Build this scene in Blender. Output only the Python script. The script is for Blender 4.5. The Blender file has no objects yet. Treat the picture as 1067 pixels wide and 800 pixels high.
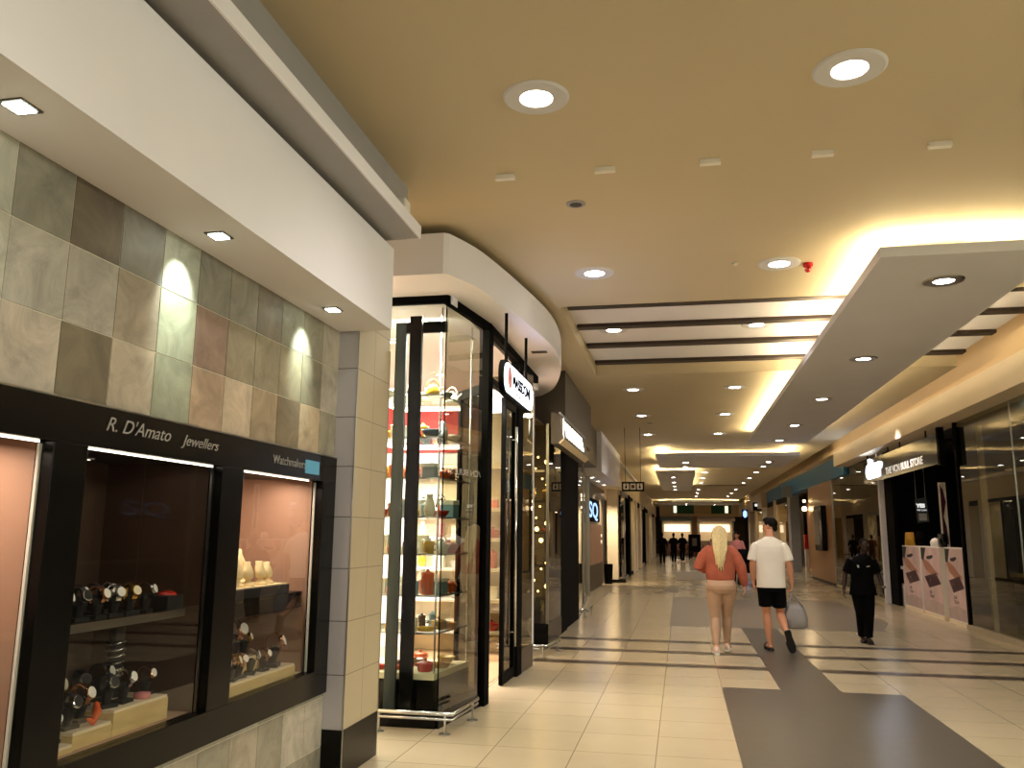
import bpy, bmesh, math, random
from mathutils import Vector, Matrix, Quaternion
PI = math.pi
R = random.Random(11)
SC = bpy.context.scene
COL = SC.collection

# ------------------------------------------------------------------ colours and materials
def lin(h):
    h = h.lstrip('#')
    out = []
    for i in (0, 2, 4):
        c = int(h[i:i + 2], 16) / 255
        out.append(c / 12.92 if c <= 0.04045 else ((c + 0.055) / 1.055) ** 2.4)
    return (*out, 1.0)

def new_mat(name):
    m = bpy.data.materials.new(name)
    m.use_nodes = True
    nt = m.node_tree
    return m, nt, nt.nodes['Principled BSDF']

def mat(name, col, rough=0.5, metal=0.0, noise=0.0, nscale=6.0, stretch=(1, 1, 1), bump=0.0, bscale=40.0, coat=0.0, spec=0.5):
    m, nt, b = new_mat(name)
    c = lin(col)
    b.inputs['Base Color'].default_value = c
    b.inputs['Roughness'].default_value = rough
    b.inputs['Metallic'].default_value = metal
    b.inputs['Coat Weight'].default_value = coat
    b.inputs['Specular IOR Level'].default_value = spec
    if noise or bump:
        tc = nt.nodes.new('ShaderNodeTexCoord')
        mp = nt.nodes.new('ShaderNodeMapping')
        mp.inputs['Scale'].default_value = stretch
        nt.links.new(tc.outputs['Object'], mp.inputs['Vector'])
    if noise:
        n = nt.nodes.new('ShaderNodeTexNoise')
        n.inputs['Scale'].default_value = nscale
        n.inputs['Detail'].default_value = 5
        nt.links.new(mp.outputs['Vector'], n.inputs['Vector'])
        r = nt.nodes.new('ShaderNodeValToRGB')
        r.color_ramp.elements[0].position = 0.3
        r.color_ramp.elements[1].position = 0.7
        r.color_ramp.elements[0].color = tuple(v * (1 - noise) for v in c[:3]) + (1,)
        r.color_ramp.elements[1].color = tuple(min(1, v * (1 + noise)) for v in c[:3]) + (1,)
        nt.links.new(n.outputs['Fac'], r.inputs['Fac'])
        nt.links.new(r.outputs['Color'], b.inputs['Base Color'])
    if bump:
        n2 = nt.nodes.new('ShaderNodeTexNoise')
        n2.inputs['Scale'].default_value = bscale
        nt.links.new(mp.outputs['Vector'], n2.inputs['Vector'])
        bp = nt.nodes.new('ShaderNodeBump')
        bp.inputs['Strength'].default_value = bump
        bp.inputs['Distance'].default_value = 0.01
        nt.links.new(n2.outputs['Fac'], bp.inputs['Height'])
        nt.links.new(bp.outputs['Normal'], b.inputs['Normal'])
    return m

def emit(name, col, strength):
    m, nt, b = new_mat(name)
    b.inputs['Base Color'].default_value = lin(col)
    b.inputs['Emission Color'].default_value = lin(col)
    b.inputs['Emission Strength'].default_value = strength
    return m

def glass(name, tint='ffffff', ior=1.45, dim=1.0):
    m, nt, b = new_mat(name)
    nt.nodes.remove(b)
    out = nt.nodes['Material Output']
    tr = nt.nodes.new('ShaderNodeBsdfTransparent')
    t = lin(tint)
    tr.inputs['Color'].default_value = (t[0] * dim, t[1] * dim, t[2] * dim, 1)
    gl = nt.nodes.new('ShaderNodeBsdfGlossy')
    gl.inputs['Roughness'].default_value = 0.0
    # reflectance of a thin pane: Schlick's curve on the angle of view, the same from either side
    f0 = 2 * ((ior - 1) / (ior + 1)) ** 2 / (1 + ((ior - 1) / (ior + 1)) ** 2)
    ge = nt.nodes.new('ShaderNodeNewGeometry')
    dt = nt.nodes.new('ShaderNodeVectorMath'); dt.operation = 'DOT_PRODUCT'
    nt.links.new(ge.outputs['Normal'], dt.inputs[0]); nt.links.new(ge.outputs['Incoming'], dt.inputs[1])
    def m_(op, a, b=None):
        n = nt.nodes.new('ShaderNodeMath'); n.operation = op
        for i, q in enumerate((a, b)):
            if q is None: continue
            if isinstance(q, float): n.inputs[i].default_value = q
            else: nt.links.new(q, n.inputs[i])
        return n.outputs[0]
    c5 = m_('POWER', m_('SUBTRACT', 1.0, m_('ABSOLUTE', dt.outputs['Value'])), 5.0)
    fac = m_('ADD', m_('MULTIPLY', c5, 1 - f0), f0)
    front = m_('SUBTRACT', 1.0, ge.outputs['Backfacing'])
    fac = m_('MULTIPLY', fac, front)
    mx = nt.nodes.new('ShaderNodeMixShader')
    nt.links.new(fac, mx.inputs['Fac'])
    nt.links.new(tr.outputs['BSDF'], mx.inputs[1])
    nt.links.new(gl.outputs['BSDF'], mx.inputs[2])
    nt.links.new(mx.outputs['Shader'], out.inputs['Surface'])
    return m

def tiled(name, col, grout, size, origin, axes, rough=0.3, var=0.05, gap=0.004, noise=0.05, nscale=5.0):
    """square tiles laid in the plane of two world axes, with grout lines and a slight tone change from tile to tile"""
    m, nt, b = new_mat(name)
    tc = nt.nodes.new('ShaderNodeTexCoord')
    sp = nt.nodes.new('ShaderNodeSeparateXYZ')
    nt.links.new(tc.outputs['Object'], sp.inputs['Vector'])
    def math_(op, a, v=None, c=None):
        n = nt.nodes.new('ShaderNodeMath'); n.operation = op
        for i, q in enumerate((a, v, c)):
            if q is None: continue
            if isinstance(q, (int, float)): n.inputs[i].default_value = q
            else: nt.links.new(q, n.inputs[i])
        return n.outputs[0]
    cells, edges = [], []
    for ax, s, o in zip(axes, size, origin):
        u = math_('DIVIDE', math_('SUBTRACT', sp.outputs[ax], o), s)
        cells.append(math_('FLOOR', u))
        f = math_('FRACT', u)
        edges.append(math_('LESS_THAN', math_('MINIMUM', f, math_('SUBTRACT', 1.0, f)), gap / s))
    cb = nt.nodes.new('ShaderNodeCombineXYZ')
    nt.links.new(cells[0], cb.inputs[0]); nt.links.new(cells[1], cb.inputs[1])
    wn = nt.nodes.new('ShaderNodeTexWhiteNoise'); wn.noise_dimensions = '3D'
    nt.links.new(cb.outputs[0], wn.inputs['Vector'])
    no = nt.nodes.new('ShaderNodeTexNoise'); no.inputs['Scale'].default_value = nscale; no.inputs['Detail'].default_value = 6
    nt.links.new(tc.outputs['Object'], no.inputs['Vector'])
    k = math_('ADD', math_('MULTIPLY_ADD', wn.outputs['Value'], 2 * var, 1 - var), math_('MULTIPLY_ADD', no.outputs['Fac'], 2 * noise, -noise))
    hsv = nt.nodes.new('ShaderNodeHueSaturation'); hsv.inputs['Color'].default_value = lin(col)
    nt.links.new(k, hsv.inputs['Value'])
    mx = nt.nodes.new('ShaderNodeMix'); mx.data_type = 'RGBA'
    nt.links.new(math_('MAXIMUM', edges[0], edges[1]), mx.inputs[0])
    nt.links.new(hsv.outputs['Color'], mx.inputs[6])
    mx.inputs[7].default_value = lin(grout)
    nt.links.new(mx.outputs[2], b.inputs['Base Color'])
    b.inputs['Roughness'].default_value = rough
    return m

# ------------------------------------------------------------------ mesh builder
class MB:
    def __init__(s):
        s.bm = bmesh.new()
        s.mi = 0
    def face(s, vs):
        try:
            f = s.bm.faces.new(vs); f.material_index = s.mi
            return f
        except ValueError:
            return None
    def box(s, x0, x1, y0, y1, z0, z1, M=None):
        P = [Vector((x, y, z)) for x in (x0, x1) for y in (y0, y1) for z in (z0, z1)]
        if M: P = [M @ p for p in P]
        v = [s.bm.verts.new(p) for p in P]
        for q in ((0, 1, 3, 2), (4, 6, 7, 5), (0, 4, 5, 1), (2, 3, 7, 6), (0, 2, 6, 4), (1, 5, 7, 3)):
            s.face([v[i] for i in q])
        return s
    def quad(s, *pts):
        return s.face([s.bm.verts.new(p) for p in pts])
    def loft(s, rings, cap=True, close=True):
        vs = [[s.bm.verts.new(p) for p in r] for r in rings]
        n = len(vs[0])
        for a, b in zip(vs, vs[1:]):
            for i in range(n if close else n - 1):
                j = (i + 1) % n
                s.face([a[i], a[j], b[j], b[i]])
        if cap:
            s.face(vs[0][::-1]); s.face(vs[-1])
        return s
    def prism(s, poly, a0, a1, axis='z'):
        def P(u, v, w):
            return {'z': (u, v, w), 'x': (w, u, v), 'y': (u, w, v)}[axis]
        return s.loft([[P(u, v, a0) for u, v in poly], [P(u, v, a1) for u, v in poly]])
    def tube(s, pts, r, seg=8):
        return s.limb(pts, [r] * len(pts), seg, dome=False)
    def limb(s, pts, radii, seg=10, dome=True, flat=(1, 1), up=None):
        pts = [Vector(p) for p in pts]
        if dome:
            d0 = (pts[0] - pts[1]).normalized(); d1 = (pts[-1] - pts[-2]).normalized()
            r0, r1 = radii[0], radii[-1]
            pre = [(pts[0] + d0 * r0 * k, r0 * math.sqrt(max(0, 1 - k * k))) for k in (0.97, 0.8, 0.45)]
            post = [(pts[-1] + d1 * r1 * k, r1 * math.sqrt(max(0, 1 - k * k))) for k in (0.45, 0.8, 0.97)]
            pts = [p for p, _ in pre] + pts + [p for p, _ in post]
            radii = [r for _, r in pre] + list(radii) + [r for _, r in post]
        t = [(pts[min(i + 1, len(pts) - 1)] - pts[max(i - 1, 0)]).normalized() for i in range(len(pts))]
        n = Vector(up) if up else (Vector((1, 0, 0)) if abs(t[0].x) < 0.8 else Vector((0, 1, 0)))
        rings = []
        for p, d, r in zip(pts, t, radii):
            n = (n - d * n.dot(d)).normalized()
            b = d.cross(n)
            rings.append([p + (n * math.cos(2 * PI * k / seg) * flat[0] + b * math.sin(2 * PI * k / seg) * flat[1]) * r for k in range(seg)])
        return s.loft(rings)
    def rings(s, rr, seg=20, M=None):
        """rr: (cx, cy, cz, rx, ry) flat ellipses stacked upward"""
        out = []
        for cx, cy, cz, rx, ry in rr:
            ring = [Vector((cx + rx * math.cos(2 * PI * k / seg), cy + ry * math.sin(2 * PI * k / seg), cz)) for k in range(seg)]
            out.append([M @ p for p in ring] if M else ring)
        return s.loft(out)
    def lathe(s, prof, loc=(0, 0, 0), seg=20, M=None, cap=True):
        x, y, z = loc
        return s.loft([[(M @ Vector((r * math.cos(2 * PI * k / seg), r * math.sin(2 * PI * k / seg), h)) + Vector(loc)) if M else
                        (x + r * math.cos(2 * PI * k / seg), y + r * math.sin(2 * PI * k / seg), z + h) for k in range(seg)] for r, h in prof], cap=cap)
    def ball(s, c, rad, seg=14, n=9, M=None):
        rx, ry, rz = rad if not isinstance(rad, (int, float)) else (rad,) * 3
        c = Vector(c)
        rr = []
        for i in range(n + 1):
            a = -PI / 2 + PI * (i + 0.12 * (i == 0) - 0.12 * (i == n)) / n
            ring = [Vector((rx * math.cos(a) * math.cos(2 * PI * k / seg), ry * math.cos(a) * math.sin(2 * PI * k / seg), rz * math.sin(a))) for k in range(seg)]
            rr.append([c + (M @ p if M else p) for p in ring])
        return s.loft(rr)
    def build(s, name, mats, parent=None, smooth=False, bevel=0.0, label=None, voxel=0.0, relax=0):
        bmesh.ops.recalc_face_normals(s.bm, faces=s.bm.faces)
        me = bpy.data.meshes.new(name)
        s.bm.to_mesh(me); s.bm.free()
        for m in (mats if isinstance(mats, (list, tuple)) else [mats]):
            me.materials.append(m)
        if smooth:
            for p in me.polygons: p.use_smooth = True
        o = bpy.data.objects.new(name, me)
        COL.objects.link(o)
        if parent is not None:
            o.parent = parent
            if parent.get('_w'):
                o.matrix_parent_inverse = Matrix.Translation(-parent.location)
        if voxel:
            r = o.modifiers.new('skin', 'REMESH'); r.mode = 'VOXEL'; r.voxel_size = voxel; r.use_smooth_shade = True
            if relax:
                k = o.modifiers.new('relax', 'SMOOTH'); k.factor = 0.5; k.iterations = relax
        if bevel:
            b = o.modifiers.new('bevel', 'BEVEL'); b.width = bevel; b.segments = 2; b.limit_method = 'ANGLE'; b.angle_limit = 0.6
        if label: o['label'] = label
        return o

def tag(o, label=None, cat=None, group=None, kind=None):
    if label: o['label'] = label
    if cat: o['category'] = cat
    if group: o['group'] = group
    if kind: o['kind'] = kind
    return o

def thing(name, label, cat, loc=(0, 0, 0), rz=0.0, group=None, world=False, kind=None):
    """an Empty at the thing's base that parents its parts; world=True: the parts are given in world coordinates"""
    o = bpy.data.objects.new(name, None)
    o.empty_display_size = 0.1
    COL.objects.link(o)
    o.location = loc
    o.rotation_euler = (0, 0, rz)
    if world: o['_w'] = 1
    return tag(o, label, cat, group, kind)

def struct(o, label=None, cat=None):
    return tag(o, label, cat, None, 'structure')

KIDS = {}
def dup(root, loc, rz=0.0, label=None, group=None):
    if root.name not in KIDS:
        def kids(o): return [(c, kids(c)) for c in o.children]
        KIDS[root.name] = kids(root)
    r = root.copy(); COL.objects.link(r)
    r.location = loc; r.rotation_euler = (0, 0, rz)
    if label: r['label'] = label
    if group: r['group'] = group
    def go(lst, par):
        for c, sub in lst:
            d = c.copy(); d.parent = par; COL.objects.link(d)
            go(sub, d)
    go(KIDS[root.name], r)
    return r

def text(name, body, size, loc, rot, m, parent=None, extrude=0.003, shear=0.0, align='LEFT', sx=1.0, offset=0.0, label=None, spacing=1.0):
    c = bpy.data.curves.new(name, 'FONT')
    c.body = body; c.size = size; c.extrude = extrude; c.shear = shear; c.align_x = align; c.offset = offset; c.space_character = spacing
    c.materials.append(m)
    tmp = bpy.data.objects.new(name + '_outline', c)
    COL.objects.link(tmp)
    me = bpy.data.meshes.new_from_object(tmp.evaluated_get(bpy.context.evaluated_depsgraph_get()))
    bpy.data.objects.remove(tmp); bpy.data.curves.remove(c)
    me.name = name
    o = bpy.data.objects.new(name, me)
    COL.objects.link(o)
    o.location = loc; o.rotation_euler = rot; o.scale = (sx, 1, 1)
    if parent is not None:
        o.parent = parent
        if parent.get('_w'): o.matrix_parent_inverse = Matrix.Translation(-parent.location)
    if label: o['label'] = label
    return o
ON_LEFT = (PI / 2, 0, PI / 2)      # lettering on a face that looks to +x
ON_RIGHT = (PI / 2, 0, -PI / 2)    # lettering on a face that looks to -x
ON_FRONT = (PI / 2, 0, 0)          # lettering on a face that looks to -y

def lamp(name, kind, loc, power, col='ffd9a8', size=0.1, size_y=None, target=(0, 0, -1), angle=2.2, blend=0.8, parent=None):
    l = bpy.data.lights.new(name, kind)
    l.energy = power; l.color = lin(col)[:3]
    if kind == 'AREA':
        l.size = size
        if size_y: l.shape = 'RECTANGLE'; l.size_y = size_y
    else:
        l.shadow_soft_size = size
    if kind == 'SPOT':
        l.spot_size = angle; l.spot_blend = blend
    o = bpy.data.objects.new(name, l)
    COL.objects.link(o)
    o.location = loc
    o.rotation_euler = Vector(target).to_track_quat('-Z', 'Y').to_euler()
    if parent is not None:
        o.parent = parent
        if parent.get('_w'): o.matrix_parent_inverse = Matrix.Translation(-parent.location)
    return o
ORD = 'first second third fourth fifth sixth seventh eighth ninth tenth eleventh twelfth thirteenth fourteenth'.split()
# ------------------------------------------------------------------ palette
M = {}
def D(k, *a, **kw): M[k] = mat(k, *a, **kw)
D('ceiling_paint', 'c6b89b', 0.75, noise=0.03, nscale=0.7)
D('white_paint', 'e6e4ea', 0.65, noise=0.02, nscale=1.5)
D('raft_paint', 'cfcfd2', 0.6, noise=0.02, nscale=1.5)
D('cream_paint', 'e4d5ba', 0.6, noise=0.03, nscale=1.2)
D('yellow_paint', 'd8bd92', 0.65, noise=0.03, nscale=1.0)
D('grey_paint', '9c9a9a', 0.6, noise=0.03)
D('ledge_grey', '9b9b9d', 0.6, noise=0.03)  # gutter ledge, a darker grey than its white lip
D('grout_pale', 'cfc7b6', 0.8, noise=0.05)
D('dark_slot', '2a1b12', 0.6, noise=0.1)
D('black_gloss', '0c0b0a', 0.25, noise=0.1, spec=0.18)
D('black_matt', '0a0909', 0.9, noise=0.1, spec=0.05)
D('black_frame', '080707', 0.6, noise=0.1, spec=0.06)
D('dark_brown', '2c241d', 0.5, noise=0.12, nscale=3)
D('brown_grey', '4a4036', 0.45, noise=0.08, nscale=2)
D('teal_dark', '263032', 0.5, noise=0.08)
D('chrome', 'cfd0d2', 0.18, metal=1.0)
D('steel', 'a9a8a4', 0.3, metal=1.0)
D('brass', 'b99a58', 0.3, metal=1.0)
D('gold', 'd7a84c', 0.22, metal=1.0)
D('rose_gold', 'd09a7c', 0.25, metal=1.0)
D('tan_panel', 'b08b74', 0.55, noise=0.08, nscale=3, stretch=(1, 1, 0.2))
D('case_brown', '4a362b', 0.5, noise=0.1, nscale=3)
D('pale_wood', 'd6b97c', 0.45, noise=0.12, nscale=5, stretch=(6, 1, 6))
D('cream_top', 'ead9b8', 0.6, noise=0.04)
D('cream_velvet', 'e8d3a2', 0.8, noise=0.05)
D('black_velvet', '171515', 0.75, noise=0.1)
D('wood_panel', 'a8825a', 0.4, noise=0.16, nscale=4, stretch=(5, 5, 0.35))
D('blue_fascia', '2f76aa', 0.5, noise=0.06)
D('red_panel', 'b51f1c', 0.45, noise=0.06)
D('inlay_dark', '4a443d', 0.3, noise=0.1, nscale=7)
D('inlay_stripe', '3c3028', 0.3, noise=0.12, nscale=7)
D('inlay_far', '7b7062', 0.3, noise=0.08, nscale=7)  # paler than the near inlays: floor reflection put into the colour
D('stone_edge', 'a7987e', 0.5, noise=0.08)
D('shop_floor', 'b89a78', 0.3, noise=0.06)
D('skin_fair', 'c98d6e', 0.5, noise=0.04, nscale=14)
D('skin_pale', 'd8a487', 0.5, noise=0.04, nscale=14)
D('skin_dark', '2a1911', 0.5, noise=0.06, nscale=14, spec=0.25)
D('cotton_white', 'ece5da', 0.85, noise=0.03, bump=0.25, bscale=9)
D('cotton_black', '08080a', 0.9, spec=0.1, noise=0.1, bump=0.2, bscale=9)
D('knit_rust', 'a3553f', 0.9, noise=0.12, nscale=12, bump=0.3, bscale=16)
D('legging_tan', 'b3927a', 0.75, noise=0.06, nscale=8)
D('hair_blond', 'c9b483', 0.5, noise=0.25, nscale=22, stretch=(5, 5, 0.4))
D('hair_dark', '120b07', 0.7, spec=0.12, noise=0.3, nscale=30)
D('hair_black', '060505', 0.8, spec=0.1, noise=0.3, nscale=30)
D('shoe_pink', 'e4c6bb', 0.6, noise=0.04)
D('rubber_black', '121212', 0.6, noise=0.1)
D('bag_grey', '8f8a8a', 0.55, noise=0.1, nscale=6, bump=0.4, bscale=7)
D('uniform_black', '060607', 0.9, spec=0.08, noise=0.15, bump=0.2, bscale=9)
D('red_plastic', 'b01a1a', 0.25)
D('white_plastic', 'e7e3da', 0.4)
D('eye_white', '8f8a84', 0.6, spec=0.1)
D('lip', '8c4a3e', 0.5)
for k, c in dict(orange='dd5a1e', red='b3281c', yellow='d9a92a', mustard='b98a1e', cream='ece0c6', white='efece6', blue='7fa0b4', slate='3e5560', green='7f9440', grey='9aa0a2', brown='6a3f25', black='1a1a1a', pink='d98a8a').items():
    D('glaze_' + k, c, 0.25, noise=0.05, nscale=9, coat=0.3)
    D('card_' + k, c, 0.65, noise=0.04)
M['floor_tile'] = tiled('floor_tile', 'b7a78b', '857760', (0.6, 0.6), (0.38, 9.55), (0, 1), rough=0.19, var=0.035, gap=0.004, noise=0.05)
M['pillar_tile'] = tiled('pillar_tile', 'b5a78a', '6f6453', (0.33, 0.345), (5.45, 0.302), (1, 2), rough=0.4, var=0.03, gap=0.0025, noise=0.05)
M['pillar_side'] = tiled('pillar_side', 'b2afb4', '5a544c', (0.6, 0.345), (-2.7, 0.302), (0, 2), rough=0.45, var=0.03, gap=0.003, noise=0.05)
M['grey_tile'] = tiled('grey_tile', '6f675c', '4d473f', (0.6, 0.6), (0, 0), (1, 2), rough=0.4)
M['glass_clear'] = glass('glass_clear', 'f4f8f5', 1.2)
M['glass_case'] = glass('glass_case', 'f2f2f0', 1.5)
M['glass_shop'] = glass('glass_shop', 'dcdccb', 1.6)
M['glass_dark'] = glass('glass_dark', '8a8a80', 1.55)
M['glass_side'] = glass('glass_side', 'cfd0c4', 1.6)
M['glass_tint'] = glass('glass_tint', 'b9b49c', 1.6)
M['lens'] = emit('lens', 'fff6ea', 24)
M['lens_cool'] = emit('lens_cool', 'f2fff0', 22)
M['led_warm'] = emit('led_warm', 'ffe7b4', 95)
M['led_white'] = emit('led_white', 'fff2df', 7)
M['led_soft'] = emit('led_soft', 'ffe9c8', 1.3)
M['fairy'] = emit('fairy', 'ffdca0', 25)
M['sign_white'] = emit('sign_white', 'f0f4ff', 4.5)
M['sign_glow'] = emit('sign_glow', 'eaf2ff', 9)
M['sign_face'] = emit('sign_face', 'dfe9ff', 3.0)
M['sign_letter'] = emit('sign_letter', 'fffbe9', 3.2)
M['sign_blue'] = emit('sign_blue', '9ec6ff', 1.4)
M['sticker_blue'] = emit('sticker_blue', '5595b4', 0.15)  # faint glow added, though the sticker is no lamp
M['dim_letter'] = mat('dim_letter', '98958f', 0.45, metal=0.3)
M['pale_letter'] = emit('pale_letter', 'e6e2d8', 0.55)  # emission added to make the letters brighter on the dark pane
M['sign_pane'] = mat('sign_pane', '131210', 0.12, spec=0.16)
M['letter_bright'] = emit('letter_bright', 'e8ecec', 0.9)

# slate wall: one colour attribute entry per tile, streaked by noise
def slate():
    m, nt, b = new_mat('slate_tile')
    at = nt.nodes.new('ShaderNodeAttribute'); at.attribute_name = 'tile'
    tc = nt.nodes.new('ShaderNodeTexCoord')
    n = nt.nodes.new('ShaderNodeTexNoise'); n.inputs['Scale'].default_value = 4.5; n.inputs['Detail'].default_value = 9; n.inputs['Roughness'].default_value = 0.65
    n.inputs['Distortion'].default_value = 0.8
    nt.links.new(tc.outputs['Object'], n.inputs['Vector'])
    mr = nt.nodes.new('ShaderNodeMapRange'); mr.inputs['From Min'].default_value = 0.25; mr.inputs['From Max'].default_value = 0.75
    mr.inputs['To Min'].default_value = 0.58; mr.inputs['To Max'].default_value = 1.5
    nt.links.new(n.outputs['Fac'], mr.inputs['Value'])
    h = nt.nodes.new('ShaderNodeHueSaturation'); h.inputs['Saturation'].default_value = 0.68
    nt.links.new(at.outputs['Color'], h.inputs['Color']); nt.links.new(mr.outputs['Result'], h.inputs['Value'])
    nt.links.new(h.outputs['Color'], b.inputs['Base Color'])
    b.inputs['Roughness'].default_value = 0.5
    bp = nt.nodes.new('ShaderNodeBump'); bp.inputs['Strength'].default_value = 0.25; bp.inputs['Distance'].default_value = 0.01
    nt.links.new(n.outputs['Fac'], bp.inputs['Height']); nt.links.new(bp.outputs['Normal'], b.inputs['Normal'])
    return m
M['slate'] = slate()
# ------------------------------------------------------------------ floor
b = MB(); b.box(-7, 10, -13, 78, -0.12, 0)
floor = struct(b.build('floor', M['floor_tile']))
def inlay(name, poly, m):
    b = MB(); b.prism(poly, -0.01, 0.0012)
    return b.build(name, m, floor)
def rect(x0, x1, y0, y1): return [(x0, y0), (x1, y0), (x1, y1), (x0, y1)]
inlay('inlay_panel', rect(0.38, 2.18, 5.35, 9.55), M['inlay_dark'])
inlay('inlay_panel', rect(0.98, 1.58, 9.55, 15.6), M['inlay_dark'])
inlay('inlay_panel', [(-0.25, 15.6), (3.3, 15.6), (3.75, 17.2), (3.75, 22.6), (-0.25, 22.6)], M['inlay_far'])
for yc in (10.95, 12.15, 13.33):
    inlay('inlay_stripe', rect(-1.96, 0.98, yc - 0.13, yc + 0.13), M['inlay_stripe'])
    inlay('inlay_stripe', rect(1.58, 4.86, yc - 0.13, yc + 0.13), M['inlay_stripe'])
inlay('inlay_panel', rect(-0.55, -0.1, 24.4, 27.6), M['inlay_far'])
for yc in (26.2,):
    inlay('inlay_stripe', rect(-1.7, -0.75, yc - 0.1, yc + 0.1), M['inlay_stripe'])
    inlay('inlay_stripe', rect(0.1, 4.8, yc - 0.1, yc + 0.1), M['inlay_stripe'])
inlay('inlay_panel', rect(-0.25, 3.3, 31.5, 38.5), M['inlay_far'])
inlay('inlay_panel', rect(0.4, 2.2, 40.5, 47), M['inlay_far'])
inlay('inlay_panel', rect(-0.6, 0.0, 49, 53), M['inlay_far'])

# ------------------------------------------------------------------ ceiling with its slatted recess
b = MB()
b.box(-1.93, 4.1, -13, 9.05, 4.1, 4.45)
b.box(-6, -1.93, 5.55, 9.05, 4.1, 4.45)
b.box(-6, -1.28, 9.05, 13.25, 4.1, 4.45)
b.box(-6, 4.1, 13.25, 78, 4.1, 4.45)
b.box(4.1, 9, -13, 78, 4.62, 4.75)
ceiling = struct(b.build('ceiling', M['ceiling_paint']))
b = MB(); b.box(-1.28, 4.1, 9.05, 13.25, 4.27, 4.44)
b.build('recess_panel', M['white_paint'], ceiling)
for y, w in ((9.6, 0.07), (10.6, 0.08), (11.72, 0.09), (12.93, 0.09)):
    b = MB(); b.box(-1.26, 4.1, y - w, y + w, 4.225, 4.27)
    b.build('recess_slat', M['dark_slot'], ceiling)
b = MB(); b.box(-1.0, 3.3, 43.9, 44.0, 4.08, 4.1); b.build('ceiling_joint', M['dark_slot'], ceiling)

# ------------------------------------------------------------------ hanging ceiling rafts with cove lighting
def raft(poly, core, z=3.8, th=0.087):
    b = MB(); b.prism(poly, z, z + th); b.prism(core, z + th, 4.1)
    return struct(b.build('ceiling_raft', M['raft_paint']), None)
def cove(segs, label, group='cove light strips above the hanging ceiling panels', r=0.025, z=3.899):
    t = thing('cove_light', label, 'strip light', (segs[0][0], segs[0][1], z), group=group, world=True)
    b = MB()
    for x0, y0, x1, y1 in segs:
        d = Vector((x1 - x0, y1 - y0, 0)).normalized(); n = Vector((-d.y, d.x, 0)) * r
        p = [Vector((x0, y0, 0)) - n, Vector((x1, y1, 0)) - n, Vector((x1, y1, 0)) + n, Vector((x0, y0, 0)) + n]
        b.prism([(q.x, q.y) for q in p], z - 0.013, z - 0.007)
    b.build('led_strip', M['led_warm'], t)
    return t
raft(rect(1.63, 3.0, 6.9, 21.0), rect(2.15, 2.5, 9.0, 20.0))
cove([(1.76, 7.25, 2.87, 7.25), (1.76, 7.25, 1.76, 20.8), (1.76, 20.8, 2.87, 20.8), (2.87, 7.25, 2.87, 20.8)], 'glowing strip light on top of the long near hanging ceiling panel')
raft(rect(-0.68, 3.3, 24.3, 28.6), rect(0.4, 2.2, 27.6, 28.3))
cove([(-0.5, 26.1, 3.12, 26.1), (-0.5, 24.6, -0.5, 28.5), (3.12, 24.6, 3.12, 28.5)], 'glowing strip light on the wide hanging panel across the mall')
raft(rect(-0.86, 0.55, 30.8, 43.4), rect(-0.4, 0.1, 34, 43))
cove([(-0.72, 33.2, 0.41, 33.2), (-0.72, 31.2, -0.72, 43.3), (0.41, 31.2, 0.41, 43.3)], 'glowing strip light on the narrow hanging panel at left of the mall')
def rounded(x0, x1, y0, y1, r, n=8):
    out = []
    for cx, cy, a in ((x1 - r, y0 + r, -PI / 2), (x1 - r, y1 - r, 0), (x0 + r, y1 - r, PI / 2), (x0 + r, y0 + r, PI)):
        out += [(cx + r * math.cos(a + PI / 2 * k / n), cy + r * math.sin(a + PI / 2 * k / n)) for k in range(n + 1)]
    return out
far = rounded(-1.75, 4.2, 60, 64.4, 1.9)
raft(far, rounded(-0.6, 3.0, 62.8, 64.0, 0.55))
ins = rounded(-1.4, 3.85, 61.2, 64.2, 1.4)
cove([(*ins[i], *ins[(i + 1) % len(ins)]) for i in range(len(ins)) if not (ins[i][1] > 63 and ins[(i + 1) % len(ins)][1] > 63)], 'glowing strip light on the far rounded hanging panel', r=0.03)

# ------------------------------------------------------------------ jeweller's slate wall (tiles in a grid round the display case)
TW, TH = 0.302, 0.3125
Y0, Z0 = 2.457, 2.385
pal = {'A': ['8f8c78', '6e6a59', '54462f', '6a655a', '8c8c76', '6f6a5b', '787260', '6c6250', '7c7a64', '777058'],  # tones as seen lit: spot light on top-row tiles put into the colour
       'B': ['97917c', '928c7c', '8f8878', '85745a', '8a8c6c', '7a5a42', '7a6c4c', '7d7150', '7f7350', '6e664a'],
       'C': ['9c8f78', '9d8f7a', '5f5234', '9c8b6e', '7f8164', '96754e', 'a48c68', '8a7148', '665433', '9a8054']}
TILE_GAIN = 1.25
me_b = MB(); cols = []
def tile_col(k, row):
    key = {1: 'A', 0: 'B', -1: 'C'}.get(row)
    if key and 0 <= k + 1 < len(pal[key]): return pal[key][k + 1]
    return R.choice(['8f8672', '958b76', '867b62', '8a7c62', '7c745c'])
zrows = list(range(-8, 2))
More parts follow.
